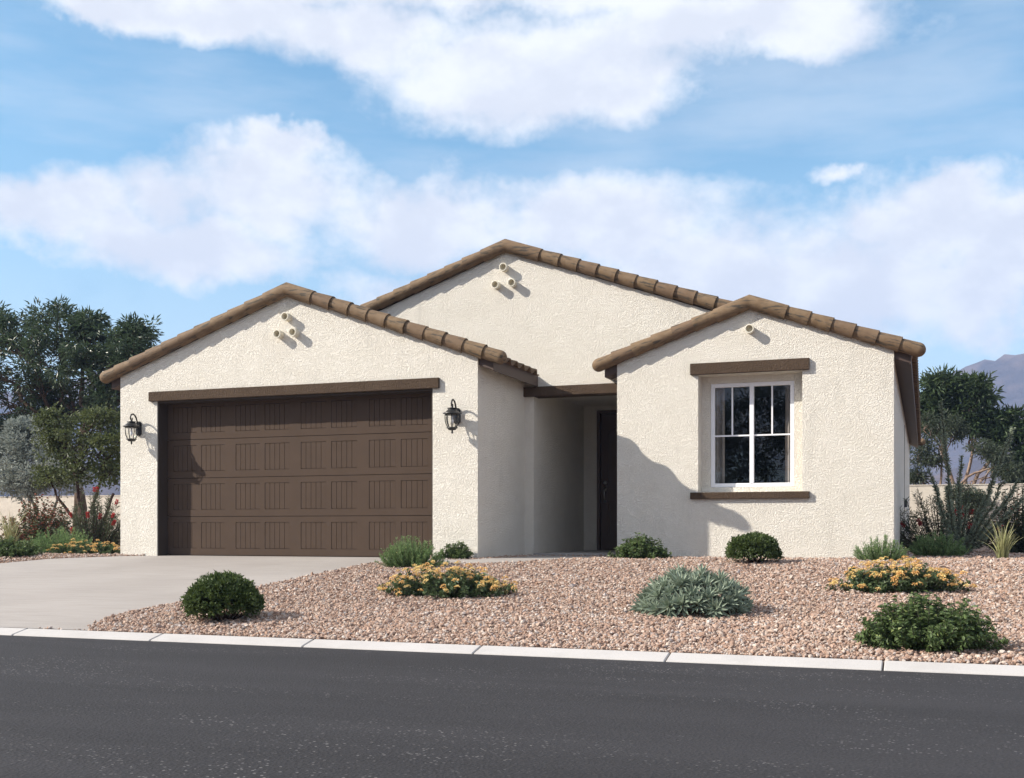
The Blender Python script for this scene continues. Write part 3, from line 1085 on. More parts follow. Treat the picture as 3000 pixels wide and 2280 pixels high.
def apex(cx_, a, p, yface, roof, l1, l2, r=.106):
    ca, sa = math.cos(math.atan(p)), math.sin(math.atan(p))
    th = np.linspace(TH0, TH1, 20)
    mb = MB()
    V = []
    cz = a + .082 / ca
    def ring(side, s_, r_):
        e = np.array((side * ca, 0, -sa))
        nn = np.array((side * sa, 0, ca))
        o = np.array((cx_, yface - .028, a)) + nn * .082 + e * s_
        return [tuple(o + r_ * (math.cos(q) * np.array((0, -1, 0)) + math.sin(q) * nn)) for q in th]
    mid = [(cx_, yface - .028 - r * math.cos(q), cz + r * math.sin(q) / ca) for q in th]
    rings = [ring(-1, l1, r - .014), ring(-1, l1, r + .004), mid, ring(1, l2, r + .004), ring(1, l2, r - .014)]
    for rg_ in rings:
        V += rg_
    m_ = len(th)
    F = [(i * m_ + j, (i + 1) * m_ + j, (i + 1) * m_ + j + 1, i * m_ + j + 1) for i in range(4) for j in range(m_ - 1)]
    mb.add(V, f4=F)
    o = wpart('apex_tile', mb, 'roof_tile', roof, True)
    md = o.modifiers.new('edge', 'EDGE_SPLIT')
    md.split_angle = R(30)
    return o


for (cx_, a, p, xl_, xr_, yf, rf) in ((GX, GA, GP, XL - .31, XGR + .40, YG, groof), (WX, WA, WP, XWL - .33, XR + .37, YR_, wroof), (MX, MA, MP, XL - .3, XR + .2, YB, mroof)):
    a1 = rake(cx_, a, p, -1, xl_, yf, rf)
    a2 = rake(cx_, a, p, 1, xr_, yf, rf)
    apex(cx_, a, p, yf, rf, max(a1 + .04, .2), max(a2 + .04, .2))

# S-tiles along the visible eaves, one object each; the field above them as one part
SW = 0.29


def s_prof(y):
    ph = (y / SW) % 1.0
    return .062 * math.sin(math.pi * ph / .62) if ph < .62 else -.012 * math.sin(math.pi * (ph - .62) / .38)


def s_tile(p, side):
    mb = MB()
    ca, sa = math.cos(math.atan(p)), math.sin(math.atan(p))
    n = 12
    V = []
    for (s_, dz) in ((-.40, -.006), (0.0, .012)):
        for k in (0, -.016):
            for i in range(n + 1):
                y = SW * i / n
                h = s_prof(min(y, SW * .9999)) + dz + k
                V.append((side * (s_ * ca + h * sa), y, -s_ * sa + h * ca))
    m_ = n + 1
    F = []
    for i in range(n):
        F += [(i, i + 1, 2 * m_ + i + 1, 2 * m_ + i), (m_ + i, 3 * m_ + i, 3 * m_ + i + 1, m_ + i + 1), (2 * m_ + i, 2 * m_ + i + 1, 3 * m_ + i + 1, 3 * m_ + i)]
    mb.add(V, f4=F)
    return mb.mesh('eave_tile', 'roof_tile', True)


def field(cx_, a, p, side, x_eave, x_ridge, y0, y1, roof, eave_y1):
    me = s_tile(p, side)
    ze = zr(x_eave, cx_, a, p) + .055
    y = y0
    while y < eave_y1:
        wplace('eave_tile', me, roof, Matrix.Translation((x_eave, y, ze + .008)))
        y += SW
    mb = MB()
    ny = int((y1 - y0) / SW) * 6
    L = abs(x_eave - x_ridge)
    nr = int(L / .36)
    yy = [y0 + i * SW / 6 for i in range(ny + 1)]
    rows = []
    for r_ in range(nr):
        xa = x_eave - side * (.33 + r_ * .36)
        xb = xa - side * .36
        if (xb - x_ridge) * side < 0:
            break
        for x, dz in ((xa, .016), (xb, -.004)):
            rows.append([(x, y_, zr(x, cx_, a, p) + .058 + dz + s_prof(y_ - y0)) for y_ in yy])
    V = [v for r_ in rows for v in r_]
    m_ = len(yy)
    F = [(i * m_ + j, i * m_ + j + 1, (i + 1) * m_ + j + 1, (i + 1) * m_ + j) for i in range(len(rows) - 1) for j in range(m_ - 1)]
    mb.add(V, f4=F)
    tag(wpart('tile_field', mb, 'roof_tile', roof, True), kind='stuff')


field(GX, GA, GP, 1, XGR + OH + .085, GX, YG + .11, YB, groof, YB - .2)
field(GX, GA, GP, -1, XL - .34, GX, YG + .11, 24.0, groof, YG)
field(WX, WA, WP, 1, XR + OH + .085, WX, YR_ + .10, 33.2, wroof, 33.0)
field(MX, MA, MP, 1, -1.5, MX, YB + .10, 33.2, mroof, YB)
field(MX, MA, MP, -1, XL - .25, MX, YB + .10, 33.2, mroof, YB)
# ridge caps at the far end of the right eave
w = MB()
w.lathe([(.0, -.1), (.06, -.08), (.095, 0), (.095, .3)], 12)
wplace('rake_tile', RM[1][1], wroof, Matrix.Translation((XR + .02, 33.3, zr(XR + .30, WX, WA, WP) + .08)))

# gable vent pipes
def vent(x, z, y):
    mb = MB()
    L = .115
    mb.lathe([(.048, 0.02), (.048, L), (.055, L + .004), (.066, L), (.064, L - .03), (.060, L - .035), (.060, -.01)], 24)
    me = mb.mesh('vent_pipe', 'clay_vent', True)
    o = wplace('vent_pipe', me, house, Matrix.Translation((x, y, z)) @ Matrix.Rotation(R(90), 4, 'X'))
    o.modifiers.new('edge', 'EDGE_SPLIT').split_angle = R(35)
    b = MB()
    b.lathe([(0, .022), (.049, .022)], 16)
    return o


for (x, z) in ((-8.93, 3.205), (-9.065, 2.955), (-8.80, 2.965)):
    vent(x, z + C - .03, YG)
for (x, z) in ((-6.21, 4.155), (-6.345, 3.89), (-6.07, 3.90)):
    vent(x, z + C - .03, YB)
vent(-2.34, 2.88 + C - .02, YR_)

# ------------------------------------------------------------------ wall lanterns
def lantern(loc, label):
    o = thing('wall_lantern', loc, label, 'lantern', 'black wall lanterns beside the garage door')
    mb = MB()        # back plate: long octagon
    hw, hh, cch = .052, .115, .03
    oct_ = [(-hw + cch, -hh), (hw - cch, -hh), (hw, -hh + cch), (hw, hh - cch), (hw - cch, hh), (-hw + cch, hh), (-hw, hh - cch), (-hw, -hh + cch)]
    prism(mb, [oct_], -.028, -.001)
    prism(mb, [[(x * .75, z * .82) for x, z in oct_]], -.045, -.0285)
    bevel(link('back_plate', mb.mesh('back_plate', 'lamp_metal'), o), .004)
    D_ = -.185
    arm = MB()
    pts = [(0, -.04, .06), (0, -.055, .12), (0, -.075, .165), (0, -.105, .20), (0, -.14, .217), (0, -.175, .212), (0, -.20, .19), (0, -.212, .16), (0, -.205, .132), (0, -.187, .118), (0, -.170, .125), (0, -.165, .143), (0, -.176, .152)]
    arm.tube(pts, [.010, .012, .0125, .0125, .0125, .0125, .012, .0115, .011, .011, .0105, .010, .009], 10)
    arm.tube([(0, -.03, .055), (0, -.05, .075)], [.016, .013], 10)
    link('arm', arm.mesh('arm', 'lamp_metal', True), o)
    top = MB()
    top.lathe([(.012, .128), (.018, .112), (.020, .100), (.066, .098), (.070, .090), (.058, .084), (.068, .066), (.092, .044), (.118, .030), (.132, .026), (.134, .018), (.112, .012), (.100, .0), (.094, -.004), (.0, -.002)], 24, (0, D_, 0))
    cap = link('cap', top.mesh('cap', 'lamp_metal', True), o)
    cap.modifiers.new('edge', 'EDGE_SPLIT').split_angle = R(35)
    for k in range(8):
        q = k * math.pi / 4 + .3
        rr = [(.100, 0), (.102, -.04), (.098, -.08), (.088, -.12), (.072, -.155), (.062, -.172)]
        r_ = MB()
        r_.tube([(r * math.cos(q), D_ + r * math.sin(q), z) for r, z in rr], .0058, 6)
        link('rib', r_.mesh('rib', 'lamp_metal', True), o)
    gl_ = MB()
    gl_.lathe([(.094, -.005), (.096, -.04), (.092, -.08), (.082, -.12), (.066, -.155), (.056, -.172)], 20, (0, D_, 0))
    gl_.ng = []
    link('glass_shade', gl_.mesh('glass_shade', 'lamp_glass', True), o)
    bt = MB()
    bt.lathe([(.0, -.170), (.064, -.170), (.080, -.174), (.082, -.182), (.066, -.190), (.056, -.204), (.046, -.212), (.012, -.216), (.010, -.226), (.017, -.236), (.012, -.25), (.0, -.266)], 20, (0, D_, 0))
    bs = link('base_cup', bt.mesh('base_cup', 'lamp_metal', True), o)
    bs.modifiers.new('edge', 'EDGE_SPLIT').split_angle = R(40)
    bl = MB()
    bl.lathe([(.012, -.002), (.013, -.045), (.016, -.06), (.022, -.08), (.020, -.10), (.010, -.12), (.0, -.128)], 12, (0, D_, 0))
    link('bulb', bl.mesh('bulb', 'white_vinyl', True), o)
    return o


lantern((-11.63, YG, 1.60 + C), 'black metal wall lantern on the narrow stucco pier left of the garage door')
lantern((-6.20, YG, 1.61 + C), 'black metal wall lantern on the stucco pier right of the garage door')

# ------------------------------------------------------------------ boundary wall
w = MB()
w.box(-70, 60, 38.0, 38.2, -.3, 1.80)
w.box(-70, 60, 37.98, 38.22, 1.80, 1.83)
o = link('boundary_wall', w.mesh('boundary_wall', 'fence_stucco'))
tag(o, 'long low cream stucco boundary wall running behind the house', 'wall')


# ------------------------------------------------------------------ plants
def unit(v):
    return v / (np.linalg.norm(v, axis=-1, keepdims=True) + 1e-9)


def at_px(px, py, y):
    """ground point on the vertical plane y seen at photo pixel column px"""
    k = 3000 / 2211.0
    r = (px * k - CPX) / FPX
    x = (r * math.cos(YAW) - math.sin(YAW)) / (r * math.sin(YAW) + math.cos(YAW)) * y
    return (x, y, float(gz(y)))


def zpx(px, py, y):
    k = 3000 / 2211.0
    r = (px * k - CPX) / FPX
    return CAMZ + (HPX - py * k) / FPX * y / (r * math.sin(YAW) + math.cos(YAW))


def dome_points(n, rx, ry, h, rg, lo=.75, hi=1.0, zmin=0.0):
    d_ = unit(rg.normal(size=(n, 3)))
    d_[:, 2] = np.abs(d_[:, 2])
    rr = rg.uniform(lo, hi, n)[:, None]
    P = d_ * rr * np.array([rx, ry, h])
    P[:, 2] = np.maximum(P[:, 2], zmin)
    return P, d_


def stems_from_base(rg, n, rx, ry, h, base=.35, jitter=.12, npt=5, up=1.0):
    """curved stems from a small base to points spread on a dome"""
    ang = rg.uniform(0, 6.283, n)
    rad = np.sqrt(rg.uniform(0, 1, n))
    tip = np.stack([rx * rad * np.cos(ang), ry * rad * np.sin(ang), h * np.sqrt(np.clip(1.02 - rad ** 2, 0.03, 1)) * rg.uniform(.58, 1.16, n)], 1)
    tip[:, :2] *= rg.uniform(.85, 1.12, (n, 1))
    bs = tip * np.array([base, base, 0]) + rg.normal(0, .02, (n, 3)) * np.array([1, 1, 0])
    tt = np.linspace(0, 1, npt)[None, :, None]
    mid = (bs + tip) / 2 + np.stack([tip[:, 0] * jitter * 2, tip[:, 1] * jitter * 2, -0.02 * np.ones(n)], 1)
    return (1 - tt) ** 2 * bs[:, None] + 2 * tt * (1 - tt) * mid[:, None] + tt ** 2 * tip[:, None]


def stem_tubes(S, r0, r1, seg=4):
    mb = MB()
    for s_ in S:
        mb.tube(s_, np.linspace(r0, r1, len(s_)), seg, False)
    return mb


def along(S, tpar):
    """points at parameters tpar (n,m) on polyline stems S (n,k,3) and their tangents"""
    n, k, _ = S.shape
    f = np.clip(tpar, 0, .999) * (k - 1)
    i = f.astype(int)
    fr = (f - i)[..., None]
    ii = np.arange(n)[:, None]
    P = S[ii, i] * (1 - fr) + S[ii, i + 1] * fr
    T = unit(S[ii, i + 1] - S[ii, i])
    return P, T


def stem_leaves(mb, rg, S, m_, L, Wd, spread, t0=.15, vmax=.88, accent=0.0, droop=0.0, power=1.0):
    n = len(S)
    tp = t0 + (1 - t0) * rg.uniform(0, 1, (n, m_)) ** power
    P, T = along(S, tp)
    P = P.reshape(-1, 3)
    T = T.reshape(-1, 3)
    rnd_ = unit(rg.normal(size=P.shape))
    side = unit(np.cross(T, rnd_))
    D_ = unit(T * (1 - spread) + side * spread + np.array([0, 0, -droop]))
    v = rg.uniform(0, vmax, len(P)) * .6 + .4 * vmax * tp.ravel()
    if accent:
        v = np.where((rg.uniform(0, 1, len(P)) < accent) & (tp.ravel() > .55), 1.0, v)
    N = unit(rg.normal(size=P.shape) + np.array([0, 0, 1.2]))
    mb.leaves(P, D_, N, L * rg.uniform(.7, 1.2, len(P)), Wd * rg.uniform(.75, 1.2, len(P)), v)


def boxwood(loc, rx, h, label, seed):
    rg = np.random.default_rng(seed)
    o = thing('boxwood_bush', loc, label, 'bush', 'clipped round boxwood bushes')
    mb = MB()
    n = 900
    d_ = unit(rg.normal(size=(n, 3)))
    d_[:, 2] = np.where(d_[:, 2] < -.35, -d_[:, 2], d_[:, 2])
    ph = rg.uniform(0, 6.28, 6)
    lum = 1 + .05 * np.sin(d_[:, 0] * 5 + ph[0]) + .05 * np.sin(d_[:, 1] * 6 + ph[1]) + .05 * np.sin(d_[:, 2] * 7 + ph[2]) + .03 * np.sin(d_[:, 0] * 13 + d_[:, 2] * 11 + ph[3])
    ctr = np.array([0, 0, h * .42])
    rad = np.array([rx, rx, h * .58])
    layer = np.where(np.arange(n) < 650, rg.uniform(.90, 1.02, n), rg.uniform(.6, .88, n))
    P0 = ctr + d_ * rad * (lum * layer)[:, None]
    P0[:, 2] = np.maximum(P0[:, 2], .01)
    m_ = 11
    s_ = rx * .115
    P = np.repeat(P0, m_, 0) + rg.normal(0, s_ * .45, (n * m_, 3))
    P[:, 2] = np.maximum(P[:, 2], .004)
    out = np.repeat(d_, m_, 0)
    D_ = unit(out * .75 + rg.normal(0, .55, out.shape) + np.array([0, 0, .25]))
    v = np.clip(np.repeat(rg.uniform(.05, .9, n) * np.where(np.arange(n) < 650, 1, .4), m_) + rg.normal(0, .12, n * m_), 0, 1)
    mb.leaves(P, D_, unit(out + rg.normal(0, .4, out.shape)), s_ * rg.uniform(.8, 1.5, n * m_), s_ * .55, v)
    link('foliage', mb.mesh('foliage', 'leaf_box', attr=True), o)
    S = stems_from_base(rg, 26, rx * .7, rx * .7, h * .8, .25)
    link('stems', stem_tubes(S, .008, .003).mesh('stems', 'bark_dark', True), o)
    return o


def feather(loc, rx, ry, h, label, seed, n=190, group='feathery green shrubs', mat='leaf_feather', acc=.035):
    rg = np.random.default_rng(seed)
    o = thing('feathery_shrub', loc, label, 'shrub', group)
    S = stems_from_base(rg, n, rx * 1.06, ry, h * 1.06, .5, .05)
    mb = MB()
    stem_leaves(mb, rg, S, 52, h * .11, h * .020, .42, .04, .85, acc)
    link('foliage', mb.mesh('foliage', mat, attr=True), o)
    link('stems', stem_tubes(S, .004, .0015, 3).mesh('stems', 'bark_green', True), o)
    return o


def leafy(loc, rx, ry, h, label, seed, n=130, L=.07, m_=34, mat='leaf_shrub', acc=.03, name='leafy_shrub', group='leafy dark green shrubs', spread=.72, wr=.5):
    rg = np.random.default_rng(seed)
    o = thing(name, loc, label, 'shrub', group)
    S = stems_from_base(rg, n, rx, ry, h, .42, .09)
    mb = MB()
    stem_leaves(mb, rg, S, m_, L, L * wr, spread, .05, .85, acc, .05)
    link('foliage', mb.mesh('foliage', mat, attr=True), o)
    link('stems', stem_tubes(S, .006, .002, 4).mesh('stems', 'bark_green', True), o)
    return o


def head_mesh(mat, seed):
    rg = np.random.default_rng(seed)
    mb = MB()
    n = 26
    d_ = unit(rg.normal(size=(n, 3)))
    d_[:, 2] = np.abs(d_[:, 2]) * .8
    P = d_ * np.array([.020, .020, .012])
    mb.leaves(P, unit(d_ + rg.normal(0, .35, d_.shape)), unit(rg.normal(0, .3, d_.shape) + np.array([0, 0, 1])), .017, .016, rg.uniform(0, 1, n))
    return mb.mesh('flower_head', mat, attr=True)


HEADS = [head_mesh('petal_orange', 1), head_mesh('petal_yellow', 2), head_mesh('petal_orange', 3), head_mesh('petal_yellow', 4)]


def lantana(loc, rx, ry, h, label, seed, nf=175):
    rg = np.random.default_rng(seed)
    o = thing('lantana_bush', loc, label, 'flower bush', 'low orange flowering lantana bushes')
    S = stems_from_base(rg, 150, rx * .97, ry, h * .86, .55, .03)
    mb = MB()
    stem_leaves(mb, rg, S, 30, .050, .030, .7, .1, .85, 0, .1)
    link('foliage', mb.mesh('foliage', 'leaf_lantana', attr=True), o)
    link('stems', stem_tubes(S, .004, .002, 3).mesh('stems', 'bark_green', True), o)
    S2 = stems_from_base(rg, nf, rx, ry, h, .7, .02)
    for i in range(nf):
        t_ = S2[i, -1]
        s_ = rg.uniform(.75, 1.2)
        f = link('flower_head', HEADS[int(rg.integers(0, 4))], o, Matrix.Translation(Vector(t_)) @ Matrix.Rotation(rg.uniform(-.6, .6), 4, 'X') @ Matrix.Rotation(rg.uniform(0, 6.28), 4, 'Z') @ Matrix.Scale(s_, 4))
    tag(link('flower_stalks', stem_tubes(S2[:, 2:], .002, .0015, 3).mesh('flower_stalks', 'bark_green', True), o), kind='stuff')
    return o


def rosette_mesh(seed):
    rg = np.random.default_rng(seed)
    mb = MB()
    n = 32
    q = np.arange(n) * 2.39996
    el = np.linspace(-.15, 1.35, n) + rg.normal(0, .07, n)
    D_ = np.stack([np.cos(q) * np.cos(el), np.sin(q) * np.cos(el), np.sin(el)], 1)
    N = np.stack([-np.cos(q) * np.sin(el), -np.sin(q) * np.sin(el), np.cos(el)], 1)
    mb.leaves(D_ * .01, D_, N, rg.uniform(.085, .120, n), .026, np.clip(.25 + .5 * el / 1.35 + rg.normal(0, .15, n), 0, 1), .2, .10)
    return mb.mesh('rosette', 'leaf_rosette', attr=True)


def rosettes(loc, rx, ry, h, label, seed):
    rg = np.random.default_rng(seed)
    o = thing('rosette_plant', loc, label, 'succulent plant')
    mes = [rosette_mesh(s_) for s_ in range(5)]
    pts = []
    tries = 0
    while len(pts) < 58 and tries < 8000:
        tries += 1
        q, r_ = rg.uniform(0, 6.283), math.sqrt(rg.uniform(0, 1))
        p = np.array([rx * r_ * math.cos(q), ry * r_ * math.sin(q), 0])
        p[2] = h * math.sqrt(max(0.0, 1 - r_ ** 2)) * rg.uniform(.85, 1.05) + .01
        if all(np.linalg.norm((p - k) * np.array([1, 1, 1.2])) > .105 for k in pts):
            pts.append(p)
    st_ = MB()
    for p in pts:
        nd = unit(np.array([p[0] / rx ** 2 * .55, p[1] / ry ** 2 * .55, max(p[2], .04) / h ** 2 * .8]) + rg.normal(0, .3, 3))
        if nd[2] < .2:
            nd[2] = .2
        rot = Vector(nd).to_track_quat('Z', 'Y').to_matrix().to_4x4()
        s_ = rg.uniform(.95, 1.35)
        link('rosette', mes[int(rg.integers(0, 5))], o, Matrix.Translation(Vector(p)) @ rot @ Matrix.Rotation(rg.uniform(0, 6.28), 4, 'Z') @ Matrix.Scale(s_, 4))
        st_.tube([p * np.array([.4, .4, 0]), p * np.array([.8, .8, .5]), p], [.008, .007, .006], 4, False)
    link('stems', st_.mesh('stems', 'bark_brown', True), o)
    return o


def grass(loc, r_, h, label, seed, n=80):
    rg = np.random.default_rng(seed)
    o = thing('grass_clump', loc, label, 'ornamental grass', 'tall pale grass clumps')
    mb = MB()
    for i in range(n):
        q = rg.uniform(0, 6.283)
        hh = h * rg.uniform(.45, 1.0)
        out = r_ * rg.uniform(.2, 1.0)
        b = np.array([math.cos(q), math.sin(q), 0]) * r_ * .25 * rg.uniform(0, 1)
        k = 7
        tt = np.linspace(0, 1, k)
        lean = rg.uniform(1.5, 3.0)
        P = b + np.stack([np.cos(q) * out * tt ** lean, np.sin(q) * out * tt ** lean, hh * (tt - .22 * tt ** 4 * rg.uniform(0, 1.6))], 1)
        s_ = np.array([-math.sin(q), math.cos(q), 0]) * math.cos(i) + np.array([math.cos(q), math.sin(q), 0]) * math.sin(i)
        wd = .0065 * (1 - tt ** 2.5) + .0006
        V = np.concatenate([P + s_ * wd[:, None], P - s_ * wd[:, None]])
        mb.add(V, f4=[(j, j + 1, k + j + 1, k + j) for j in range(k - 1)], a=np.clip(rg.uniform(.1, .9) + .3 * np.concatenate([tt, tt]) - .15, 0, 1))
    tag(link('blades', mb.mesh('blades', 'leaf_grass', attr=True), o), kind='stuff')
    return o


def brush_mesh(seed):
    rg = np.random.default_rng(seed)
    mb = MB()
    n = 170
    q = rg.uniform(0, 6.28, n)
    D_ = np.stack([np.cos(q), np.sin(q), rg.uniform(-.1, .5, n)], 1)
    P = np.stack([0 * q, 0 * q, rg.uniform(-.05, .05, n)], 1)
    mb.leaves(P, D_, unit(rg.normal(size=(n, 3))), rg.uniform(.028, .042, n), .006, rg.uniform(0, 1, n))
    return mb.mesh('red_flower', 'petal_red', attr=True)


BRUSH = [brush_mesh(1), brush_mesh(2)]


def bottlebrush(loc, rx, ry, h, label, seed, nf=9, tips=None):
    rg = np.random.default_rng(seed)
    o = thing('bottlebrush_shrub', loc, label, 'shrub', 'red flowering bottlebrush shrubs')
    S = stems_from_base(rg, 95, rx, ry, h, .22, .1)
    mb = MB()
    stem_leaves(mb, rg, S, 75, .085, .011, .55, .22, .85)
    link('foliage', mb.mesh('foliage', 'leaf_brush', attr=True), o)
    link('stems', stem_tubes(S, .010, .003, 4).mesh('stems', 'bark_dark', True), o)
    front_ = sorted(range(len(S)), key=lambda i: S[i, -1, 1])[:60]
    for i in rg.choice(front_, nf, replace=False):
        k = int(rg.integers(3, 5))
        p, t_ = S[i, k], unit(S[i, k] - S[i, k - 1])
        link('red_flower', BRUSH[i % 2], o, Matrix.Translation(Vector(p) + Vector((0, -.03, 0))) @ Vector(t_).to_track_quat('Z', 'Y').to_matrix().to_4x4() @ Matrix.Scale(rg.uniform(.9, 1.35), 4))
    return o


def ocotillo(loc, tips, label, seed):
    rg = np.random.default_rng(seed)
    o = thing('ocotillo', loc, label, 'desert plant')
    for tp in tips:
        tp = np.array(tp, float)
        k = 12
        tt = np.linspace(0, 1, k)[:, None]
        b = np.array([tp[0] * .06, tp[1] * .06, 0])
        mid = b * .3 + tp * np.array([.56, .56, .5])
        P = (1 - tt) ** 2 * b + 2 * tt * (1 - tt) * mid + tt ** 2 * tp
        P[1:-1] += rg.normal(0, .012, (k - 2, 3))
        mb = MB()
        mb.tube(P, np.linspace(.026, .010, k), 6)
        st_ = link('stem', mb.mesh('stem', 'bark_green', True), o)
        lf = MB()
        L = np.linalg.norm(tp)
        n = int(L * 260)
        tpn = rg.uniform(.03, 1, (1, n))
        p_, t_ = along(P[None], tpn)
        p_, t_ = p_[0], t_[0]
        side = unit(np.cross(t_, unit(rg.normal(size=p_.shape))))
        D_ = unit(side * .8 + t_ * .55)
        lf.leaves(p_ + side * .008, D_, unit(rg.normal(size=p_.shape)), rg.uniform(.05, .08, n) * (1.15 - .45 * tpn[0]), .028 * (1.15 - .5 * tpn[0]), rg.uniform(0, 1, n))
        link('leaves', lf.mesh('leaves', 'leaf_ocotillo', attr=True), st_)
    return o


def branch_path(rg, a, b, k=6, wob=.12, sag=0.0):
    a, b = np.asarray(a, float), np.asarray(b, float)
    tt = np.linspace(0, 1, k)[:, None]
    P = a + (b - a) * tt
    L = np.linalg.norm(b - a)
    P[1:-1] += rg.normal(0, wob * L * .35, (k - 2, 3))
    P[:, 2] += (np.sin(tt[:, 0] * math.pi) * sag * L)
    return P


def tree(name, loc, label, cat, trunks, blobs, leaf, barkm, seed, dens=60, per=70, L=.12, Wd=.03, cl=.34, droop=.35, r0=.12, group=None, splay=1.0, twig=.6):
    """trunks: list of polylines (local); blobs: (cx,cy,cz, rx,ry,rz); each blob hangs on the nearest trunk top"""
    rg = np.random.default_rng(seed)
    o = thing(name, loc, label, cat, group)
    wood = MB()
    tops = []
    for tk in trunks:
        tk = np.asarray(tk, float)
        kk = np.linspace(0, len(tk) - 1, len(tk) * 3)
        i = np.minimum(kk.astype(int), len(tk) - 2)
        P = tk[i] + (tk[i + 1] - tk[i]) * (kk - i)[:, None]
        P[1:-1] += rg.normal(0, r0 * .16, (len(P) - 2, 3))
        wood.tube(P, np.linspace(r0, r0 * .55, len(P)), 9)
        tops.append(P[-1])
    tops = np.array(tops)
    fol = MB()
    CP, CO = [], []
    for b in blobs:
        c0, rad = np.array(b[:3], float), np.array(b[3:6], float)
        w_ = b[6] if len(b) > 6 else 1.0
        tp = tops[np.argmin(np.linalg.norm(tops - c0, axis=1))]
        limb = branch_path(rg, tp, c0, 7, .14, .04)
        wood.tube(limb, np.linspace(r0 * .5, r0 * .16, 7), 6, False)
        n = int(dens * w_)
        d_ = unit(rg.normal(size=(n, 3)))
        rr = rg.uniform(.25, 1, n) ** .45
        cp = c0 + d_ * rad * rr[:, None]
        CP.append(cp)
        CO.append(d_)
        for j in range(0, n, max(1, int(1 / twig))):
            s_ = limb[int(rg.integers(3, 7))]
            wood.tube(branch_path(rg, s_, cp[j], 4, .12, .05), np.linspace(r0 * .12, r0 * .03, 4), 4, False)
    CP, CO = np.concatenate(CP), np.concatenate(CO)
    n = len(CP)
    cs = cl * rg.uniform(.6, 1.25, n)
    off = unit(rg.normal(size=(n, per, 3))) * (rg.uniform(0, 1, (n, per, 1)) ** .6) * cs[:, None, None] * np.array([1, 1, .75])
    P = (CP[:, None] + off).reshape(-1, 3)
    outw = unit(off).reshape(-1, 3)
    D_ = unit(outw * splay + rg.normal(0, .45, outw.shape) + np.array([0, 0, -droop]) + np.repeat(CO, per, 0) * .3)
    tone = np.repeat(rg.uniform(.1, .75, n), per)
    v = np.clip(tone + rg.normal(0, .16, n * per), 0, .89)
    v = np.where(rg.uniform(0, 1, n * per) < .012, 1, v)
    fol.leaves(P, D_, unit(rg.normal(size=P.shape) + np.array([0, 0, .8])), L * rg.uniform(.65, 1.25, n * per), Wd, v)
    link('trunk', wood.mesh('trunk', barkm, True), o)
    link('crown', fol.mesh('crown', leaf, attr=True), o)
    return o


K = 3000 / 2211.0 / FPX


def px_blobs(loc, y, lst, depth=1.0):
    """ellipsoids given as photo-pixel centre / half-size, at the tree's own distance"""
    out = []
    for b in lst:
        px, py, rx, ry = b[:4]
        dy = b[4] if len(b) > 4 else 0.0
        yy = y + dy
        x = at_px(px, py, yy)[0]
        sx = abs(at_px(px + rx, py, yy)[0] - x)
        z = zpx(px, py, yy)
        sz = abs(zpx(px, py - ry, yy) - z)
        out.append((x - loc[0], dy, z - loc[2], sx, max(sx, sz) * depth, sz) + ((b[5],) if len(b) > 5 else ()))
    return out


def ground_y(px, py):
    """where the sight line through a photo pixel meets the sloping yard"""
    k = 3000 / 2211.0
    r = (px * k - CPX) / FPX
    y1 = r * math.sin(YAW) + math.cos(YAW)
    sl = (HPX - py * k) / FPX / y1                      # dz per metre of y
    y = (ZG - CAMZ) / sl
    if y > YTOP:
        return y
    m_ = (ZG - ZK) / (YTOP - YK)
    return (ZG - m_ * YTOP - CAMZ) / (sl - m_)


def box_px(x0, x1, yt, yb, asp=.8, kf=.8):
    """place and size of a mound seen in the photo-pixel box: location, rx, ry, height"""
    cx_ = (x0 + x1) / 2
    yf = ground_y(cx_, yb)
    y = yf
    for _ in range(4):
        rx = abs(at_px(x1, 0, y)[0] - at_px(x0, 0, y)[0]) / 2
        ry = rx * asp
        y = yf + ry * kf
    loc = at_px(cx_, 0, y)
    return loc, rx, ry, zpx(cx_, yt, y) - loc[2]


# --- plants in front of the house
l, rx, ry, h = box_px(400, 563, 1242, 1346, 1.0, .40)
boxwood(l, rx * .82, h * .9, 'round clipped dark green boxwood near the kerb beside the driveway', 21)
l, rx, ry, h = box_px(1565, 1690, 1153, 1218, 1.0, .40)
boxwood(l, rx * .85, h * .9, 'round clipped dark green boxwood against the wall below the window', 22)
l, rx, ry, h = box_px(820, 955, 1168, 1230)
feather(l, rx, ry, h, 'bright green feathery shrub standing in front of the garage door right edge', 31, 220)
l, rx, ry, h = box_px(1840, 1965, 1166, 1214)
feather(l, rx, ry, h, 'light green feathery shrub at the right corner of the house', 32)
l, rx, ry, h = box_px(1958, 2090, 1153, 1205)
feather(l, rx, ry, h, 'darker feathery shrub below the ocotillo at the right', 33)
l, rx, ry, h = box_px(946, 1022, 1170, 1209, .5)
leafy(l, rx, min(ry, .16), h, 'small dark leafy shrub below the right wall lantern', 41, 80, .040, 34)
l, rx, ry, h = box_px(1320, 1450, 1158, 1209, .6)
leafy(l, rx, ry, h, 'dark leafy shrub at the wing corner beside the front door', 42, 120, .055, 34)
l, rx, ry, h = box_px(1845, 2165, 1292, 1414, .75)
leafy(l, rx, ry, h, 'large dark leafy shrub beside the kerb at the right', 43, 290, .043, 42)
l, rx, ry, h = box_px(825, 1100, 1222, 1297, .6)
lantana(l, rx, ry, h, 'long low orange lantana bed in the middle of the gravel yard', 51)
l, rx, ry, h = box_px(1788, 2090, 1212, 1285, .55)
lantana(l, rx, ry, h, 'long low orange lantana bed behind the large leafy shrub at the right', 52)
l, rx, ry, h = box_px(106, 266, 1168, 1199, .5)
lantana(l, rx, ry, h, 'low orange lantana bed at the left corner of the garage', 53, 85)
l, rx, ry, h = box_px(1380, 1618, 1242, 1334, .8)
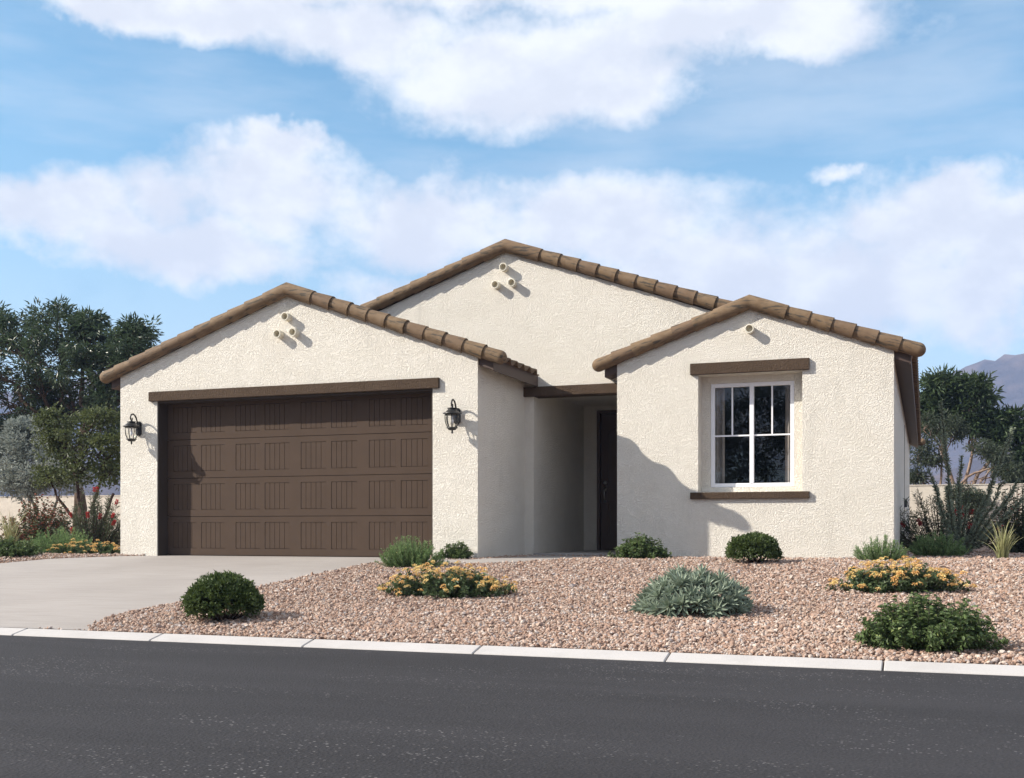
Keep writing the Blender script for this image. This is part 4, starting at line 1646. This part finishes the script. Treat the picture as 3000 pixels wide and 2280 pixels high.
rosettes(l, rx * .90, ry * .95, h * .88, 'grey-green mound of spiky rosettes in the middle of the right yard', 61)
grass(at_px(2165, 0, 16.9), .28, .62, 'pale straw-coloured grass clump at the right edge below the ocotillo', 71)
grass(at_px(22, 0, 17.5), .40, 1.0, 'pale green grass clump at the left edge behind dark shrub', 72, 70)
# --- left planting
l, rx, ry, h = box_px(-45, 82, 1162, 1207, .7)
leafy(l, rx, ry, h, 'dense dark green low shrub at the left edge beside the driveway', 44, 170, .045, 44)
l, rx, ry, h = box_px(62, 205, 1146, 1198, .7)
feather(l, rx, ry, h, 'light green feathery shrub behind the orange flowers left of the garage', 34, 220)
leafy(at_px(85, 0, 19.0), .95, .6, 1.05, 'bushy shrub with reddish young leaves left of the garage', 45, 210, .065, 46, 'leaf_red', .42, 'red_leaf_shrub', 'red tinged shrubs', .7)
bottlebrush(at_px(200, 0, 18.2), 1.0, .55, 1.12, 'bottlebrush shrub with red flowers left of the garage wall', 81, 12)
# --- right planting
bottlebrush(at_px(2040, 0, 20.5), 1.05, .6, 1.18, 'bottlebrush shrub with red flowers right of the house', 82, 12)
leafy(at_px(2212, 0, 21.0), .62, .5, 1.15, 'dark red-berried bush at the right edge in front of the boundary wall', 46, 170, .055, 44, 'leaf_red', .10, 'red_leaf_shrub', 'red tinged shrubs', .7)
ol = at_px(2068, 0, 18.8)
tips = []
for (px, py, dy) in ((2031, 868, .3), (2044, 1050, -.35), (2005, 1010, .2), (2075, 985, .4), (2187, 925, .2), (2168, 1040, -.3), (2207, 1030, .3), (2211, 1075, -.2), (2090, 1090, -.3), (2140, 1060, .35), (2050, 1140, -.35)):
    yy = 18.8 + dy
    tips.append((at_px(px, 0, yy)[0] - ol[0], dy, zpx(px, py, yy) - ol[2]))
ocotillo(ol, tips, 'tall ocotillo with many spiny grey-green stems right of the house', 91)

# --- trees
YT = 28.0
l0 = at_px(172, 0, YT)
tree('shade_tree', l0, 'tall dark green shade tree with willow-like leaves left of the house', 'tree',
     [[(0, 0, 0), (.05, 0, 1.3), (-.05, 0, 2.5), (.05, 0, 3.3)], [(-.04, .05, 0), (-.15, .1, 2.0), (-.7, .2, 3.4)]],
     px_blobs(l0, YT, [(130, 710, 55, 52), (35, 720, 60, 48, .5), (-10, 705, 40, 40, .3), (215, 755, 66, 48), (285, 750, 40, 52, -.4), (60, 795, 88, 62, -.4), (150, 800, 90, 60), (250, 820, 74, 60, .3), (20, 880, 66, 60, .4), (90, 890, 60, 45, .5), (240, 885, 48, 50), (305, 800, 24, 40), (-60, 780, 60, 90), (190, 705, 28, 24), (300, 715, 22, 22), (150, 870, 60, 40, .6), (20, 940, 40, 30, .9), (-20, 950, 50, 40, .9)]),
     'leaf_tree', 'bark_brown', 101, 27, 58, .21, .052, .36, .2, .16, None, 1.0, .6)
YT = 24.0
l0 = at_px(95, 0, YT)
tree('silver_tree', l0, 'silver grey small tree with gnarled pale trunk at the left', 'tree',
     [[(0, 0, 0), (-.1, 0, .6), (-.35, 0, 1.1), (-.6, 0, 1.5)], [(.05, 0, 0), (.2, 0, .6), (.35, .1, 1.2)], [(0, 0, 0), (.5, -.1, .45), (.9, -.1, .62)]],
     px_blobs(l0, YT, [(60, 955, 42, 38), (115, 960, 45, 45), (20, 980, 36, 36), (90, 1005, 62, 40), (25, 1030, 35, 35), (140, 1020, 45, 38), (62, 1050, 45, 24), (45, 930, 20, 22)]),
     'leaf_silver', 'bark_grey', 102, 34, 60, .115, .042, .25, -.3, .055, None, 1.0, .5)
YT = 20.0
l0 = at_px(190, 0, YT)
tree('olive_tree', l0, 'olive green round-leaved small tree with twisted dark stems left of the garage', 'tree',
     [[(0, 0, 0), (-.05, 0, .6), (-.25, 0, 1.0), (-.3, 0, 1.6)], [(.03, 0, 0), (.2, .05, .5), (.12, 0, .9), (.35, 0, 1.5)], [(.02, .03, 0), (.35, 0, .45), (.42, .1, .8), (.6, .1, 1.2)], [(-.02, 0, 0), (-.3, .1, .55), (-.62, .1, .8), (-.85, 0, 1.15)]],
     px_blobs(l0, YT, [(125, 912, 40, 26), (200, 930, 50, 34), (160, 965, 56, 38), (225, 978, 42, 44), (110, 960, 28, 28), (190, 1010, 50, 32), (238, 1025, 30, 36), (145, 1015, 32, 30), (105, 1030, 26, 18), (255, 955, 22, 40), (100, 905, 16, 14), (215, 900, 26, 18)]),
     'leaf_olive', 'bark_dark', 103, 22, 26, .078, .060, .20, -.1, .050, None, 1.0, .6)
YT = 41.0
l0 = at_px(2075, 0, YT)
tree('desert_tree', l0, 'dark green tree with pale tan branching trunk behind the boundary wall at the right', 'tree',
     [[(0, 0, 0), (0, 0, 1.2), (.1, 0, 1.9), (.35, 0, 3.0)], [(.05, 0, 0), (.1, 0, 1.3), (.6, .1, 2.4), (1.1, .1, 2.9)], [(0, .1, 0), (-.1, .1, 1.6), (-.6, .1, 3.0)]],
     px_blobs(l0, YT, [(2008, 838, 24, 30), (2046, 832, 30, 26), (2095, 842, 30, 28), (2122, 846, 20, 28), (2035, 880, 36, 28), (2090, 888, 36, 26), (2152, 905, 24, 20), (2182, 915, 24, 24), (2195, 955, 28, 30), (2155, 945, 26, 18), (2218, 985, 26, 36), (2000, 885, 24, 36), (2205, 1020, 28, 20), (2022, 915, 26, 18), (2100, 915, 24, 16)]),
     'leaf_desert', 'bark_tan', 104, 17, 46, .27, .068, .30, .1, .085, None, 1.0, .5)
YT = 39.6
l0 = at_px(2030, 0, YT)
tree('acacia_tree', l0, 'fine grey-green acacia with pale bark just behind the boundary wall beside the house', 'tree',
     [[(-.2, 0, 0), (-.3, 0, 1.6), (-.7, 0, 2.3)], [(0, 0, 0), (.0, 0, 1.7), (.05, .1, 2.6)], [(.2, 0, 0), (.2, 0, 1.5), (.9, -.2, 2.2), (1.6, -.3, 2.4)]],
     px_blobs(l0, YT, [(1998, 925, 34, 34), (2042, 935, 30, 34), (2070, 920, 20, 22), (1985, 980, 28, 28), (2012, 990, 22, 18), (2120, 972, 26, 18, -.4), (2150, 985, 26, 16, -.6), (2165, 1010, 28, 14, -.6), (2185, 1020, 26, 14, -.8), (1985, 1030, 18, 12), (2080, 1062, 26, 14, -1.9), (2112, 1080, 24, 14, -2.0), (2085, 1088, 20, 12, -2.0)]),
     'leaf_fine', 'bark_tan', 105, 15, 50, .15, .034, .26, .3, .055, None, 1.0, .7)
# trees across the street (their dark image stands in the window glass)
for i, (x, y, s_, lab) in enumerate(((-4.0, -15.0, 1.55, 'broad dark tree across the street nearest the camera'), (-9.5, -16.5, 1.6, 'tall dark tree across the street on the left'), (1.5, -17.0, 1.6, 'bushy dark tree across the street on the right'))):
    tree('street_tree', (x, y, -.56), lab, 'tree', [[(0, 0, 0), (.1, 0, 1.2 * s_), (0, .1, 2.4 * s_)]],
         [(0, 0, 4.2 * s_, 1.9 * s_, 1.5, 1.5 * s_), (-1.6 * s_, .2, 3.2 * s_, 1.5 * s_, 1.3, 1.3 * s_), (1.6 * s_, -.2, 3.3 * s_, 1.5 * s_, 1.3, 1.3 * s_), (0, 0, 2.2 * s_, 2.4 * s_, 1.3, 1.2 * s_), (.6, 0, 5.6 * s_, 1.2 * s_, 1.1, 1.0 * s_), (-.2, 0, 1.0, 2.6 * s_, 1.2, .9)],
         'leaf_tree', 'bark_brown', 110 + i, 34, 60, .22, .07, .55, .2, .16, 'trees across the street')

# ------------------------------------------------------------------ hazy air
m, t = new_mat('haze_air')
out = t.n('ShaderNodeOutputMaterial')
pv = t.n('ShaderNodeVolumePrincipled', ins={'Color': (0.42, 0.60, 1.0, 1), 'Density': 0.00042, 'Anisotropy': 0.0})
t.t.links.new(pv.outputs[0], out.inputs[1])
hz = MB()
hz.box(-2100, 2100, -2100, 2100, -8, 250)
tag(link('haze', hz.mesh('haze', 'haze_air')), 'pale haze in the air between the house and the mountains', 'haze', None, 'stuff')
